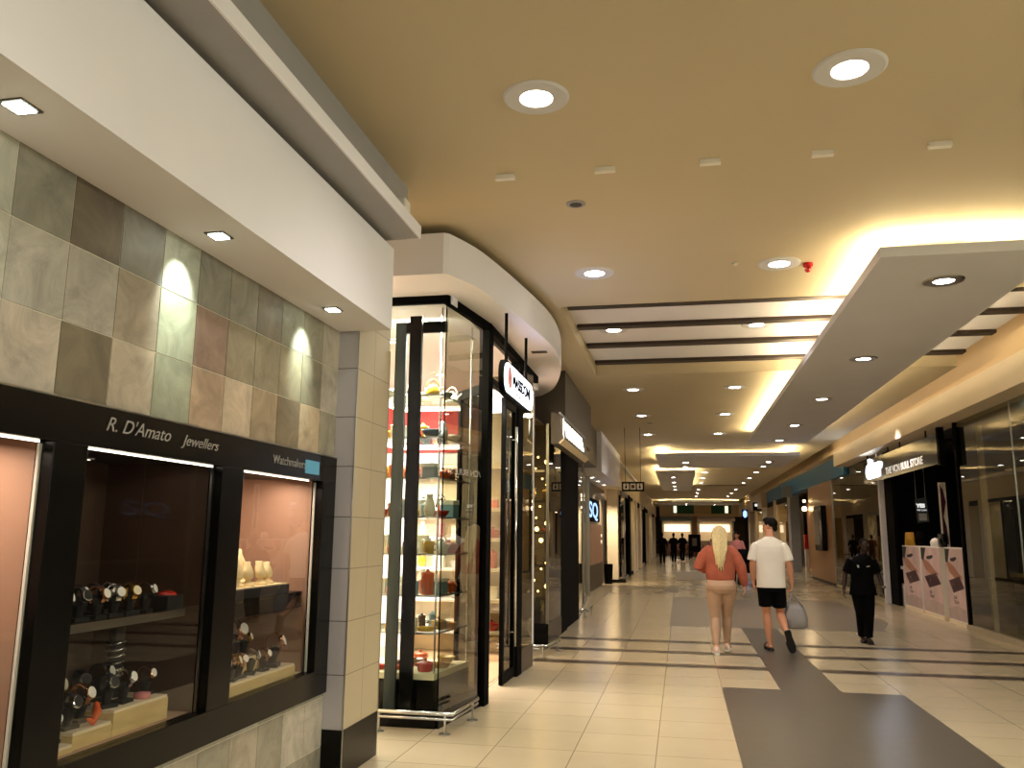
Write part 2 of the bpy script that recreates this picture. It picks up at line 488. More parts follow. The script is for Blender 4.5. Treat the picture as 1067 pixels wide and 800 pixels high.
for k in range(-50, 10):
    for row in zrows:
        ya, yb = Y0 + k * TW, Y0 + (k + 1) * TW
        za, zb = Z0 + row * TH, Z0 + (row + 1) * TH
        yb = min(yb, 5.45); za = max(za, 0.0); zb = min(zb, 2.99)
        if row == 1: zb = 2.99
        if yb <= ya or zb <= za: continue
        # the case opening
        pieces = [(za, zb)]
        if ya > 0.2:
            pieces = []
            if zb > 2.07 and za < 2.07: pieces.append((2.07, zb))
            elif za >= 2.07: pieces.append((za, zb))
            if za < 0.55 and zb > 0.55: pieces.append((za, 0.55))
            elif zb <= 0.55: pieces.append((za, zb))
        g = 0.0028
        for p0, p1 in pieces:
            n0 = len(me_b.bm.faces)
            me_b.box(-2.40, -2.35, ya + g, yb - g, p0 + g, p1 - g)
            cols += [tuple(min(1, v * TILE_GAIN) for v in lin(tile_col(k, row))[:3]) + (1,)] * (len(me_b.bm.faces) - n0)
bm = me_b.bm
lay = bm.loops.layers.float_color.new('tile')
bm.faces.ensure_lookup_table()
for f, c in zip(bm.faces, cols):
    for l in f.loops: l[lay] = c
wall_left = struct(me_b.build('wall_left', M['slate']))
b = MB()
b.box(-2.46, -2.3535, -13, 0.259, 0, 2.99); b.box(-2.46, -2.3535, 0.25, 5.45, 2.07, 2.99); b.box(-2.46, -2.3535, 0.25, 5.45, 0, 0.55)
b.build('grout_bed', M['grout_pale'], wall_left)
# soffit box above it, its gutter ledge and the wall up to the ceiling
b = MB(); b.box(-2.5, -1.965, -13, 5.44, 2.983, 3.575)
struct(b.build('wall_soffit', M['white_paint']))
b = MB(); b.box(-2.5, -1.76, -13, 5.38, 3.625, 3.705)
struct(b.build('trim_1', M['ledge_grey']))
b = MB(); b.box(-1.76, -1.748, -13, 5.38, 3.62, 3.71)
struct(b.build('trim_2', M['white_paint']))
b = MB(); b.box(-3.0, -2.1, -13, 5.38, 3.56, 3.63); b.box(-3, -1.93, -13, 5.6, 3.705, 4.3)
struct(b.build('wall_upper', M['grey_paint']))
# tiled pillar
b = MB(); b.box(-2.7, -2.206, 5.45, 6.1, 0.302, 2.983 + 0.6)
for f in b.bm.faces:
    f.normal_update()
    if abs(f.normal.y) > 0.5: f.material_index = 1
pillar = struct(b.build('wall_pillar', [M['pillar_tile'], M['pillar_side']]))
b = MB(); b.box(-2.71, -2.203, 5.447, 6.103, 0, 0.302); b.build('baseboard', M['black_gloss'], pillar)
b = MB(); b.tube([(-2.204, 5.449, 0), (-2.204, 5.449, 2.98)], 0.005, 6); b.build('corner_bead', M['steel'], pillar)
b = MB(); b.tube([(-2.204, 6.101, 0), (-2.204, 6.101, 2.98)], 0.004, 6); b.build('corner_bead', M['steel'], pillar)

# ------------------------------------------------------------------ outer enclosure
b = MB(); b.box(-7, -6.8, -13, 78, 0, 4.45); struct(b.build('wall_outer_left', M['cream_paint']))
b = MB(); b.box(9, 9.2, -13, 78, 0, 4.75); struct(b.build('wall_outer_right', M['dark_brown']))
b = MB(); b.box(-7, 9.2, -13.2, -13, 0, 4.75); struct(b.build('wall_back', M['cream_paint']))
b = MB(); b.box(-7, 9.2, 78, 78.2, 0, 4.75); struct(b.build('wall_end', M['brown_grey']))
b = MB(); b.box(-6.9, -2.5, 5.5, 5.62, 0, 4.1); struct(b.build('wall_party', M['cream_paint']))
# ------------------------------------------------------------------ jeweller's window: a black framed case of four bays
case = thing('display_case', 'black framed jewellery window case set into the slate wall', 'display case', (-2.35, 3.9, 0.541), world=True)
bays = [(0.45, 1.42), (1.62, 2.755), (2.945, 3.965), (4.18, 5.22)]
b = MB()
b.box(-2.40, -2.32, 0.25, 5.43, 1.91, 2.078); b.box(-2.40, -2.32, 0.25, 5.43, 0.541, 0.70)
for y0, y1 in ((0.25, 0.45), (1.42, 1.62), (2.755, 2.945), (3.965, 4.18), (5.22, 5.43)):
    b.box(-2.40, -2.3205, y0, y1, 0.70, 1.91)
b.build('frame', M['black_gloss'], case, bevel=0.003)
b = MB(); b.box(-2.345, -2.318, 0.25, 5.43, 2.078, 2.086); b.build('trim_strip', M['steel'], case)
inner = [M['tan_panel'], M['tan_panel'], M['case_brown'], M['tan_panel']]
for i, (y0, y1) in enumerate(bays):
    b = MB()
    b.box(-3.05, -3.0, y0 - 0.09, y1 + 0.09, 0.66, 1.96)
    b.box(-3.0, -2.405, y0 - 0.09, y0 - 0.012, 0.66, 1.96); b.box(-3.0, -2.405, y1 + 0.012, y1 + 0.09, 0.66, 1.96)
    b.build('back_panel', inner[i], case)
    b = MB(); b.box(-3.0, -2.405, y0 - 0.012, y1 + 0.012, 0.66, 0.695); b.build('case_floor', M['cream_top'] if i != 2 else M['tan_panel'], case)
    b = MB(); b.box(-3.0, -2.405, y0 - 0.012, y1 + 0.012, 1.925, 1.96); b.build('case_top', M['dark_brown'], case)
    b = MB(); b.box(-2.366, -2.360, y0, y1, 0.70, 1.91); b.build('glass_pane', M['glass_case'], case)
    b = MB(); b.box(-2.372, -2.368, y0 + 0.01, y1 - (0.12 if i == 3 else 0.02), 1.903, 1.909); b.build('light_strip', M['led_white'], case)
    b = MB(); b.box(-2.385, -2.372, y1 - 0.011, y1 + 0.001, 0.70, 1.90); b.build('edge_highlight', M['steel' if i == 2 else 'white_plastic'], case)  # pale strip stands for the lit highlight along the frame edge
    lamp('case_lamp', 'AREA', (-2.55, (y0 + y1) / 2, 1.90), (13, 13, 0.7, 10)[i], 'ffe6d2', (y1 - y0) * 0.8, 0.12, target=(-0.15, 0, -1), parent=case)
# glass and black shelves
for i, (y0, y1) in enumerate(bays):
    if i == 0: continue
    b = MB(); b.box(-3.0, (-2.5, -2.5, -2.42, -2.43)[i], y0 - 0.01, y1 - (0.0, 0.0, 0.1, 0.0)[i], (1.13, 1.13, 1.16, 1.10)[i], 1.2); b.build('shelf', M['black_gloss'], case, bevel=0.002)
b = MB(); b.box(-2.42, -2.414, 2.95, 3.865, 1.165, 1.2); b.build('shelf_edge', M['steel'], case)
# lettering on the top rail
text('lettering', "R. D'Amato", 0.084, (-2.3195, 3.03, 1.985), ON_LEFT, M['dim_letter'], case, 0.002, shear=0.38, sx=1.12, offset=0.0)
text('lettering', 'Jewellers', 0.074, (-2.3195, 3.585, 1.982), ON_LEFT, M['dim_letter'], case, 0.002, shear=0.38, sx=1.16, offset=0.0)
text('lettering', 'Watchmakers', 0.074, (-2.3195, 4.50, 1.972), ON_LEFT, M['dim_letter'], case, 0.002, sx=1.05)
b = MB(); b.box(-2.3198, -2.317, 4.93, 5.14, 1.945, 2.03); b.build('sticker', M['sticker_blue'], case, label='small pale blue sticker')

# display blocks
def block(name, x0, x1, y0, y1, z0, z1, label, grp=None):
    t = thing(name, label, 'display block', ((x0 + x1) / 2, (y0 + y1) / 2, z0), group=grp, world=True)
    b = MB(); b.box(x0, x1, y0, y1, z0, z1 - 0.012); b.build('body', M['pale_wood'], t, bevel=0.002)
    b = MB(); b.box(x0 + 0.004, x1 - 0.004, y0 + 0.004, y1 - 0.004, z1 - 0.012, z1); b.build('top_pad', M['cream_top'], t)
G = 'stepped wooden display blocks'
block('display_block', -2.86, -2.44, 3.42, 3.82, 0.696, 0.805, 'tallest pale wooden display block at the right of the middle jewellery bay', G)
block('display_block', -2.80, -2.44, 3.17, 3.415, 0.696, 0.765, 'middle pale wooden display block of the step in the middle jewellery bay', G)
block('display_block', -2.74, -2.43, 2.955, 3.165, 0.696, 0.728, 'lowest pale wooden display block at the left of the middle jewellery bay', G)
block('display_block', -2.74, -2.55, 4.25, 4.90, 0.696, 0.84, 'tall pale wooden block behind the watches in the right jewellery bay', G)
block('display_block', -2.545, -2.405, 4.20, 5.12, 0.696, 0.765, 'low pale wooden block at the glass in the right jewellery bay', G)
tray = thing('display_tray', 'black jewellery tray with pale lining on the right bay shelf', 'tray', (-2.6, 4.6, 1.201), world=True)
b = MB(); b.box(-2.76, -2.44, 4.18, 5.05, 1.201, 1.255); b.build('body', M['black_velvet'], tray, bevel=0.004)
b = MB(); b.box(-2.75, -2.45, 4.19, 5.04, 1.255, 1.262); b.build('lining', M['cream_velvet'], tray)
rbox = thing('jewellery_box', 'small black jewellery box on the right end of the middle bay shelf', 'box', (-2.5, 3.80, 1.201), world=True)
b = MB(); b.box(-2.52, -2.425, 3.73, 3.86, 1.201, 1.27); b.build('body', M['black_velvet'], rbox, bevel=0.004)
b = MB(); b.ball((-2.47, 3.79, 1.272), (0.045, 0.05, 0.02)); b.build('cushion', M['glaze_red'], rbox, smooth=True)

# wristwatches on their stands
def watch(name, metal, dial, stand, label, strap=None):
    t = thing(name, label, 'watch', (0, 0, 0))
    b = MB(); b.box(-0.03, 0.03, -0.024, 0.024, 0, 0.012); b.limb([(0, 0, 0.018), (0, 0.004, 0.05)], [0.014, 0.02], 10)
    b.build('stand', stand, t, smooth=False)
    b = MB()
    n = 22; ro, ri, w = 0.036, 0.031, 0.011
    for k in range(n):
        a0, a1 = 2 * PI * k / n, 2 * PI * (k + 1) / n
        def P(r, a, x): return Vector((x, r * math.cos(a) * 0.85, 0.075 + r * math.sin(a)))
        ring = []
        for a in (a0, a1): ring.append([P(ro, a, -w), P(ro, a, w), P(ri, a, w), P(ri, a, -w)])
        b.loft(ring, cap=False)
    b.build('strap', strap or metal, t)
    Mx = Matrix.Translation((0, 0.032, 0.085)) @ Matrix.Rotation(-PI / 2 + 0.35, 4, 'X')
    b = MB(); b.lathe([(0.0, -0.006), (0.0185, -0.006), (0.021, 0.0), (0.0195, 0.006), (0.017, 0.0075)], M=Mx.to_3x3().to_4x4(), loc=Mx.translation, seg=20)
    c = b.build('watch_case', metal, t, smooth=False)
    b = MB(); b.lathe([(0.0, 0.0074), (0.0165, 0.0078), (0.0, 0.008)], M=Mx.to_3x3().to_4x4(), loc=Mx.translation, seg=20)
    b.build('dial', dial, c)
    return t
WK = [(M['chrome'], M['card_white'], M['black_velvet'], None, 'silver', 'white dial'), (M['gold'], M['card_cream'], M['black_velvet'], None, 'gold', 'cream dial'),
      (M['chrome'], M['card_black'], M['black_velvet'], M['rubber_black'], 'black strapped', 'black dial'), (M['rose_gold'], M['card_white'], M['black_velvet'], None, 'rose gold', 'white dial')]
protos = {}
def put_watch(kind, x, y, z, rz, label, group, s=1.0):
    if kind not in protos:
        k = WK[kind]
        protos[kind] = watch('wristwatch', k[0], k[1], k[2], label, k[3])
        o = protos[kind]; o.location = (x, y, z); o.rotation_euler = (0, 0, rz); o['group'] = group
    else:
        o = dup(protos[kind], (x, y, z), rz, label, group)
    o.scale = (s, s, s)
seq = [0, 0, 2, 0, 3, 0, 0, 2, 1, 0, 0]
for i in range(11):
    k = seq[i]; row = i % 2
    put_watch(k, -2.49 - 0.15 * row, 3.08 + i * 0.056, 1.2012, -PI / 2 + R.uniform(-0.4, 0.3),
              f'{WK[k][4]} wristwatch, {ORD[i]} from the left along the middle bay black shelf', 'wristwatches on the middle bay shelf', 1.25)
low = [(3, -2.50, 3.03, 0.7285, 1.15), (1, -2.62, 3.06, 0.7285, 1.3), (0, -2.52, 3.13, 0.7285, 1.2), (2, -2.52, 3.23, 0.7655, 1.3), (1, -2.67, 3.22, 0.7655, 1.7), (3, -2.56, 3.35, 0.7655, 1.45),
       (1, -2.72, 3.35, 0.7655, 1.75), (2, -2.52, 3.47, 0.8055, 1.3), (0, -2.52, 3.58, 0.8055, 1.35), (0, -2.66, 3.60, 0.8055, 1.5), (2, -2.66, 3.465, 0.8055, 1.4), (3, -2.54, 3.77, 0.8055, 1.2)]
for i, (k, x, y, z, s) in enumerate(low):
    put_watch(k, x, y, z, -PI / 2 + R.uniform(-0.5, 0.4), f'{WK[k][4]} wristwatch, {ORD[i]} from the left on the wooden steps of the middle bay', 'wristwatches on the wooden steps', s)
right = [(3, -2.46, 4.33, 0.7655, 1.2), (1, -2.46, 4.43, 0.7655, 1.3), (3, -2.47, 4.53, 0.7655, 1.25), (3, -2.62, 4.46, 0.8405, 1.3), (1, -2.62, 4.57, 0.8405, 1.4), (3, -2.62, 4.72, 0.8405, 2.0), (0, -2.47, 4.66, 0.7655, 1.3), (3, -2.48, 4.95, 0.7655, 1.8), (1, -2.62, 4.84, 0.8405, 1.3), (3, -2.46, 4.79, 0.7655, 1.2)]
for i, (k, x, y, z, s) in enumerate(right):
    put_watch(k, x, y, z, -PI / 2 + R.uniform(-0.5, 0.4), f'{WK[k][4]} wristwatch, {ORD[i]} on the wooden blocks of the right jewellery bay', 'wristwatches in the right bay', s)
# tall striped bracelet tower
bt = thing('bracelet_stand', 'tall black stand stacked with silver bangles behind the watches', 'bracelet stand', (-2.66, 3.70, 0.8055))
b = MB(); b.lathe([(0.045, 0), (0.045, 0.01), (0.03, 0.015), (0.034, 0.30), (0.04, 0.33), (0.0, 0.345)]); b.build('column', M['black_velvet'], bt, smooth=True)
for k in range(6):
    b = MB(); n = 20; z = 0.10 + k * 0.03
    b.tube([(0.04 * math.cos(2 * PI * i / n), 0.04 * math.sin(2 * PI * i / n), z + 0.008 * math.sin(2 * PI * i / n)) for i in range(n + 1)], 0.006, 6)
    b.build('bangle', M['chrome'], bt, smooth=True)
# small ornaments on the steps
o = MB(); o.lathe([(0.0, 0), (0.035, 0.0), (0.04, 0.012), (0.035, 0.025), (0, 0.03)], seg=16)
rb = tag(o.build('ring_box', M['glaze_pink'], smooth=True), 'small round pink ring box on the tallest wooden block', 'ring box'); rb.location = (-2.5, 3.70, 0.8055)
o = MB(); o.limb([(0, 0, 0.012), (0, 0.02, 0.05), (0.01, 0.0, 0.085)], [0.012, 0.02, 0.012], 8); o.limb([(0, 0.0, 0.012), (0.0, -0.035, 0.03)], [0.012, 0.008], 8)
ob = tag(o.build('figurine', M['glaze_orange'], smooth=True), 'small orange ornament on the low wooden step', 'ornament'); ob.location = (-2.465, 3.32, 0.7655)
# cream necklace and ring busts on the tray of the right bay
def bust():
    t = thing('jewellery_bust', '', 'jewellery bust')
    b = MB(); b.lathe([(0.0, 0), (0.03, 0.0), (0.028, 0.008), (0.012, 0.02), (0.012, 0.03)], seg=14); b.build('base', M['cream_velvet'], t, smooth=True)
    b = MB(); b.loft([[Vector((0.038 * w * math.cos(2 * PI * k / 14), 0.016 * math.sin(2 * PI * k / 14) + lean, z)) for k in range(14)] for z, w, lean in ((0.028, 0.5, 0), (0.04, 1.0, 0), (0.06, 1.0, -0.004), (0.075, 0.75, -0.008), (0.085, 0.45, -0.01), (0.10, 0.42, -0.012))])
    b.build('torso', M['cream_velvet'], t, smooth=True)
    return t
bp = bust()
spots = [(-2.51, 4.38, 1.5), (-2.66, 4.44, 2.0), (-2.51, 4.52, 1.5), (-2.66, 4.60, 1.7), (-2.51, 4.65, 1.4), (-2.66, 4.80, 2.1), (-2.51, 4.80, 1.4), (-2.54, 4.95, 1.3)]
for i, (x, y, s) in enumerate(spots):
    lab = f'{ORD[i]} cream velvet jewellery bust from the left on the black tray'
    if i == 0: o = bp; o.location = (x, y, 1.2625); o.rotation_euler = (0, 0, -PI / 2); o['label'] = lab; o['group'] = 'cream jewellery busts'
    else: o = dup(bp, (x, y, 1.2625), -PI / 2, lab, 'cream jewellery busts')
    o.scale = (s, s, s)
st = thing('ring_stand', 'cream disc shaped earring stand on a stem above the tray busts', 'ring stand', (-2.72, 4.66, 1.2625))
b = MB(); b.lathe([(0.03, 0), (0.03, 0.006), (0.006, 0.012), (0.005, 0.20)], seg=12); b.build('stem', M['black_velvet'], st, smooth=True)
b = MB(); b.ball((0.01, 0, 0.26), (0.014, 0.05, 0.065)); b.build('disc', M['cream_velvet'], st, smooth=True)
# dark camera dome at the top of the middle bay
cd = thing('security_camera', 'small dark dome camera under the top of the middle jewellery bay', 'security camera', (-2.8, 3.30, 1.92))
b = MB(); b.lathe([(0.05, 0), (0.05, -0.02), (0.045, -0.03)], seg=18); b.build('base', M['grey_paint'], cd, smooth=False)
b = MB(); b.lathe([(0.042, -0.03), (0.038, -0.05), (0.025, -0.066), (0, -0.072)], seg=18); b.build('dome', M['black_gloss'], cd, smooth=True)
for i, (x, y) in enumerate(((-2.72, 3.2), (-2.85, 3.62), (-2.85, 3.05), (-2.72, 4.45))):
    t = thing('case_downlight', ('front', 'right rear', 'left rear', 'single')[i] + (' small round downlight in the top of the middle jewellery bay' if i < 3 else ' small round downlight in the top of the right jewellery bay'), 'downlight', (x, y, 1.925))
    b = MB(); b.lathe([(0.034, 0), (0.034, -0.006), (0.026, -0.008)], seg=16); b.build('ring', M['steel'], t, smooth=False)
    b = MB(); b.lathe([(0.025, -0.007), (0, -0.009)], seg=16, cap=False); b.build('lamp', M['led_white'], t)
# ------------------------------------------------------------------ homeware shop at the corner: bulkhead
def smooth_curve(pts, n=6):
    out = []
    for i in range(len(pts) - 1):
        p0 = Vector(pts[max(i - 1, 0)]); p1 = Vector(pts[i]); p2 = Vector(pts[i + 1]); p3 = Vector(pts[min(i + 2, len(pts) - 1)])
        for k in range(n):
            t = k / n
            out.append(0.5 * (2 * p1 + (p2 - p0) * t + (2 * p0 - 5 * p1 + 4 * p2 - p3) * t * t + (3 * p1 - p0 - 3 * p2 + p3) * t ** 3))
    out.append(Vector(pts[-1]))
    return [(p.x, p.y) for p in out]
arc = smooth_curve([(-1.82, 6.36), (-1.66, 6.85), (-1.49, 7.95), (-1.385, 9.05), (-1.42, 10.1), (-1.55, 10.95), (-1.78, 11.9), (-2.05, 12.5)])
b = MB(); b.prism([(-6.5, 6.30)] + [(-1.86, 6.33)] + arc + [(-2.3, 12.7), (-6.5, 12.7)], 3.67, 4.02)
bulk = struct(b.build('wall_bulkhead', M['white_paint']))
b = MB(); b.box(-1.66, -1.48, 9.35, 9.45, 3.662, 3.672); b.build('air_slot', M['dark_slot'], bulk)

# glazing of the shop
win = thing('window_1', 'tall black framed glass corner of the homeware shop', None, (-2.0, 6.96, 0), world=True, kind='structure')
b = MB()
b.box(-3.1, -1.985, 6.935, 6.985, 3.60, 3.672)
def slab(bx, p, q, w, z0, z1):
    d = (Vector(q) - Vector(p)).normalized(); n = Vector((-d.y, d.x)) * w
    bx.prism([tuple(Vector(p) + n), tuple(Vector(p) - n), tuple(Vector(q) - n), tuple(Vector(q) + n)], z0, z1)
slab(b, (-2.0, 6.95), (-1.86, 8.0), 0.025, 3.59, 3.672)
slab(b, (-1.86, 8.0), (-1.87, 10.95), 0.03, 3.58, 3.672)
b.build('head_beam', M['black_matt'], win)
b = MB(); b.box(-2.7, -2.02, 6.96, 7.02, 0.0, 0.12); slab(b, (-2.02, 6.98), (-1.9, 7.95), 0.03, 0.0, 0.12); b.build('plinth', M['black_gloss'], win)
b = MB(); b.box(-2.98, -2.006, 6.955, 6.965, 0.12, 3.60); b.build('glass_pane', M['glass_clear'], win)
b = MB(); slab(b, (-2.0, 6.975), (-1.875, 7.95), 0.005, 0.12, 3.60); b.build('glass_pane', M['glass_side'], win)
b = MB(); b.tube([(-2.0, 6.962, 0.12), (-2.0, 6.962, 3.60)], 0.006, 6); b.build('glass_joint', M['black_matt'], win)
b = MB(); b.box(-2.345, -2.235, 6.985, 7.03, 0.12, 3.50); b.build('post', M['black_frame'], win)
b = MB(); slab(b, (-1.885, 7.95), (-1.875, 8.1), 0.05, 0.0, 3.60); b.build('post', M['black_matt'], win)
b = MB(); slab(b, (-1.895, 9.62), (-1.89, 9.86), 0.05, 0.0, 3.60); b.build('post', M['black_matt'], win)
b = MB(); slab(b, (-1.90, 8.0), (-1.89, 9.86), 0.025, 3.10, 3.17); b.build('transom', M['black_frame'], win)
b = MB(); slab(b, (-1.87, 9.86), (-1.84, 10.5), 0.006, 0.25, 3.60); b.build('glass_pane', M['glass_tint'], win)
b = MB(); slab(b, (-1.87, 9.86), (-1.84, 10.5), 0.02, 0.0, 0.25); b.build('plinth', M['brown_grey'], win)
b = MB(); b.box(-2.55, -1.84, 10.5, 10.51, 0.25, 3.6); b.build('glass_pane', M['glass_tint'], win)
# folded entrance doors
def door(name, p, q, label):
    t = thing(name, label, None, (*p, 0), world=True, kind='structure')
    P, Q = Vector(p), Vector(q); d = (Q - P).normalized(); w = 0.06
    b = MB(); slab(b, P, P + d * w, 0.022, 0.01, 3.08); slab(b, Q - d * w, Q, 0.022, 0.01, 3.08)
    slab(b, P, Q, 0.02, 0.01, 0.12); slab(b, P, Q, 0.02, 2.98, 3.08); b.build('door_frame', M['black_frame'], t)
    b = MB(); slab(b, P + d * w, Q - d * w, 0.005, 0.12, 2.98); b.build('glass_pane', M['glass_dark'], t)
    n = Vector((d.y, -d.x)) * 0.05
    h = P + d * (Q - P).length * 0.8 + n
    b = MB(); b.tube([(h.x, h.y, 0.35), (h.x, h.y, 2.8)], 0.016, 8)
    for z in (0.5, 2.65): b.tube([(h.x, h.y, z), (h.x - n.x, h.y - n.y, z)], 0.008, 6)
    b.build('pull_handle', M['chrome'], t, smooth=True)
    return t
door('door_1', (-1.91, 8.12), (-2.3, 8.62), 'black framed glass door leaf folded inward at the homeware shop entrance')
door('door_2', (-1.905, 9.0), (-1.895, 9.6), 'black framed glass door leaf standing shut at the homeware shop entrance')

# interior shell
b = MB(); b.box(-6.7, -2.02, 11.6, 11.7, 0, 4.0); struct(b.build('wall_shop', M['white_paint']))
b = MB(); b.box(-6.7, -1.95, 6.98, 11.6, 3.60, 3.67); struct(b.build('ceiling_shop', M['white_paint']))
b = MB(); b.box(-6.7, -2.06, 7.05, 11.5, 0.0, 0.004); struct(b.build('floor_shop', M['shop_floor']))
b = MB(); b.box(-5.0, -2.75, 11.56, 11.6, 2.72, 3.42); b.build('wall_band', M['red_panel'], bpy.data.objects['wall_shop'])
b = MB(); b.box(-6.75, -6.6, 7.0, 11.6, 0, 3.6); struct(b.build('wall_shop_side', M['cream_paint']))
for i, (x, y) in enumerate(((-3.0, 8.3), (-4.6, 8.3), (-3.0, 10.2), (-4.6, 10.2), (-2.45, 7.6))):
    t = thing('shop_downlight', ('nearest the glass corner', 'deep in the near aisle', 'above the entrance', 'deep at the back wall', 'above the corner shelves')[i] + ', round flush ceiling light inside the homeware shop', 'downlight', (x, y, 3.6))
    b = MB(); b.lathe([(0.13, 0), (0.13, -0.012), (0.10, -0.016)], seg=24); b.build('ring', M['white_plastic'], t)
    b = MB(); b.lathe([(0.10, -0.014), (0, -0.018)], seg=24, cap=False); b.build('lamp', M['led_white'], t)
lamp('shop_lamp', 'AREA', (-3.4, 9.0, 3.5), 520, 'fff3e2', 3.0, 2.2)
lamp('shop_lamp', 'AREA', (-2.45, 7.2, 3.55), 300, 'fff6ea', 0.7, 0.2, target=(0, 0.22, -1))  # unseen lamp added by the glass to brighten the fronts of the goods

# corner shelving of glass
shelf = thing('glass_shelving', 'corner display of glass shelves behind the homeware shop window', 'shelving', (-2.4, 7.5, 0.12), world=True)
SZ = [0.42, 0.74, 1.05, 1.40, 1.72, 2.06, 2.42, 2.80]
b = MB(); b.prism([(-2.95, 7.08), (-2.07, 7.08), (-1.97, 7.88), (-2.95, 7.88)], 0.004, 0.36); b.build('base_cabinet', M['black_gloss'], shelf)
b = MB(); b.prism([(-2.95, 7.08), (-2.07, 7.08), (-1.97, 7.88), (-2.95, 7.88)], 0.36, 0.41); b.build('base_top', M['cream_paint'], shelf)
for z in SZ[1:]:
    b = MB(); b.prism([(-2.72, 7.10), (-2.075, 7.10), (-1.985, 7.86), (-2.72, 7.86)], z - 0.012, z); b.build('glass_shelf', M['glass_clear'], shelf)
    b = MB(); b.box(-2.72, -2.08, 7.095, 7.10, z - 0.013, z + 0.001); b.prism([(-2.075, 7.1), (-2.07, 7.1), (-1.98, 7.86), (-1.985, 7.86)], z - 0.013, z + 0.001); b.build('shelf_edge', M['steel'], shelf)
for z in (2.42, 2.80):
    b = MB(); b.box(-2.70, -2.1, 7.855, 7.875, z - 0.035, z - 0.014); b.box(-2.73, -2.71, 7.1, 7.86, z - 0.035, z - 0.014); b.build('light_bar', M['led_white'], shelf)
for x, y in ((-2.72, 7.10), (-2.08, 7.11), (-2.72, 7.86), (-1.99, 7.86)):
    b = MB(); b.tube([(x, y, 0.41), (x, y, 3.6)], 0.009, 8); b.build('upright', M['chrome'], shelf, smooth=True)
b = MB(); b.box(-2.50, -2.40, 7.05, 7.09, 0.12, 3.46); b.build('rear_post', M['teal_dark'], shelf)
b = MB(); b.box(-2.40, -2.02, 7.05, 7.08, 3.36, 3.46); b.build('rear_rail', M['black_frame'], shelf)

# goods: prototypes by profile, then placed shelf by shelf
def bowl_p(b, s): b.lathe([(0.03 * s, 0), (0.045 * s, 0.004 * s), (0.085 * s, 0.05 * s), (0.095 * s, 0.075 * s), (0.09 * s, 0.075 * s), (0.06 * s, 0.02 * s), (0, 0.012 * s)], cap=False)
def vase_p(b, s): b.lathe([(0, 0), (0.04 * s, 0), (0.06 * s, 0.07 * s), (0.045 * s, 0.15 * s), (0.028 * s, 0.19 * s), (0.036 * s, 0.22 * s), (0.03 * s, 0.22 * s), (0.022 * s, 0.19 * s), (0, 0.17 * s)], cap=False)
def can_p(b, s): b.lathe([(0, 0), (0.055 * s, 0), (0.055 * s, 0.16 * s), (0.058 * s, 0.165 * s), (0.058 * s, 0.185 * s), (0.02 * s, 0.195 * s), (0.014 * s, 0.215 * s), (0, 0.22 * s)], cap=False)
def plate_p(b, s):
    for k in range(5): b.lathe([(0.05 * s, k * 0.014), (0.115 * s, 0.014 + k * 0.014), (0.118 * s, 0.019 + k * 0.014), (0.06 * s, 0.006 + k * 0.014), (0, 0.005 + k * 0.014)], cap=False)
def pot_p(b, s): b.lathe([(0, 0), (0.085 * s, 0), (0.095 * s, 0.01 * s), (0.098 * s, 0.085 * s), (0.103 * s, 0.09 * s), (0.10 * s, 0.1 * s), (0.05 * s, 0.118 * s), (0.018 * s, 0.122 * s), (0.016 * s, 0.135 * s), (0.026 * s, 0.145 * s), (0, 0.152 * s)], cap=False)
def mug_p(b, s):
    b.lathe([(0, 0), (0.038 * s, 0), (0.042 * s, 0.09 * s), (0.038 * s, 0.09 * s), (0.034 * s, 0.012 * s), (0, 0.01 * s)], cap=False)
def dish_p(b, s):
    b.loft([[Vector((w * s * 0.16 * math.cos(2 * PI * k / 22), w * s * 0.085 * math.sin(2 * PI * k / 22), z * s)) for k in range(22)] for w, z in ((0.75, 0), (0.85, 0.005), (1.0, 0.055), (1.06, 0.06), (1.02, 0.062), (0.94, 0.05), (0.7, 0.012))])
def kettle_p(b, s): b.lathe([(0, 0), (0.075 * s, 0), (0.085 * s, 0.03 * s), (0.07 * s, 0.1 * s), (0.045 * s, 0.13 * s), (0.012 * s, 0.137 * s), (0.016 * s, 0.15 * s), (0, 0.157 * s)], cap=False)
PROF = dict(bowl=bowl_p, vase=vase_p, canister=can_p, plate_stack=plate_p, pot=pot_p, mug=mug_p, dish=dish_p, kettle=kettle_p)
def handle_ring(b, x, z, r, tr):
    b.tube([(x + r * math.cos(a), 0, z + r * math.sin(a)) for a in [PI * 2 * k / 12 for k in range(13)]], tr, 6)
CACHE = {}
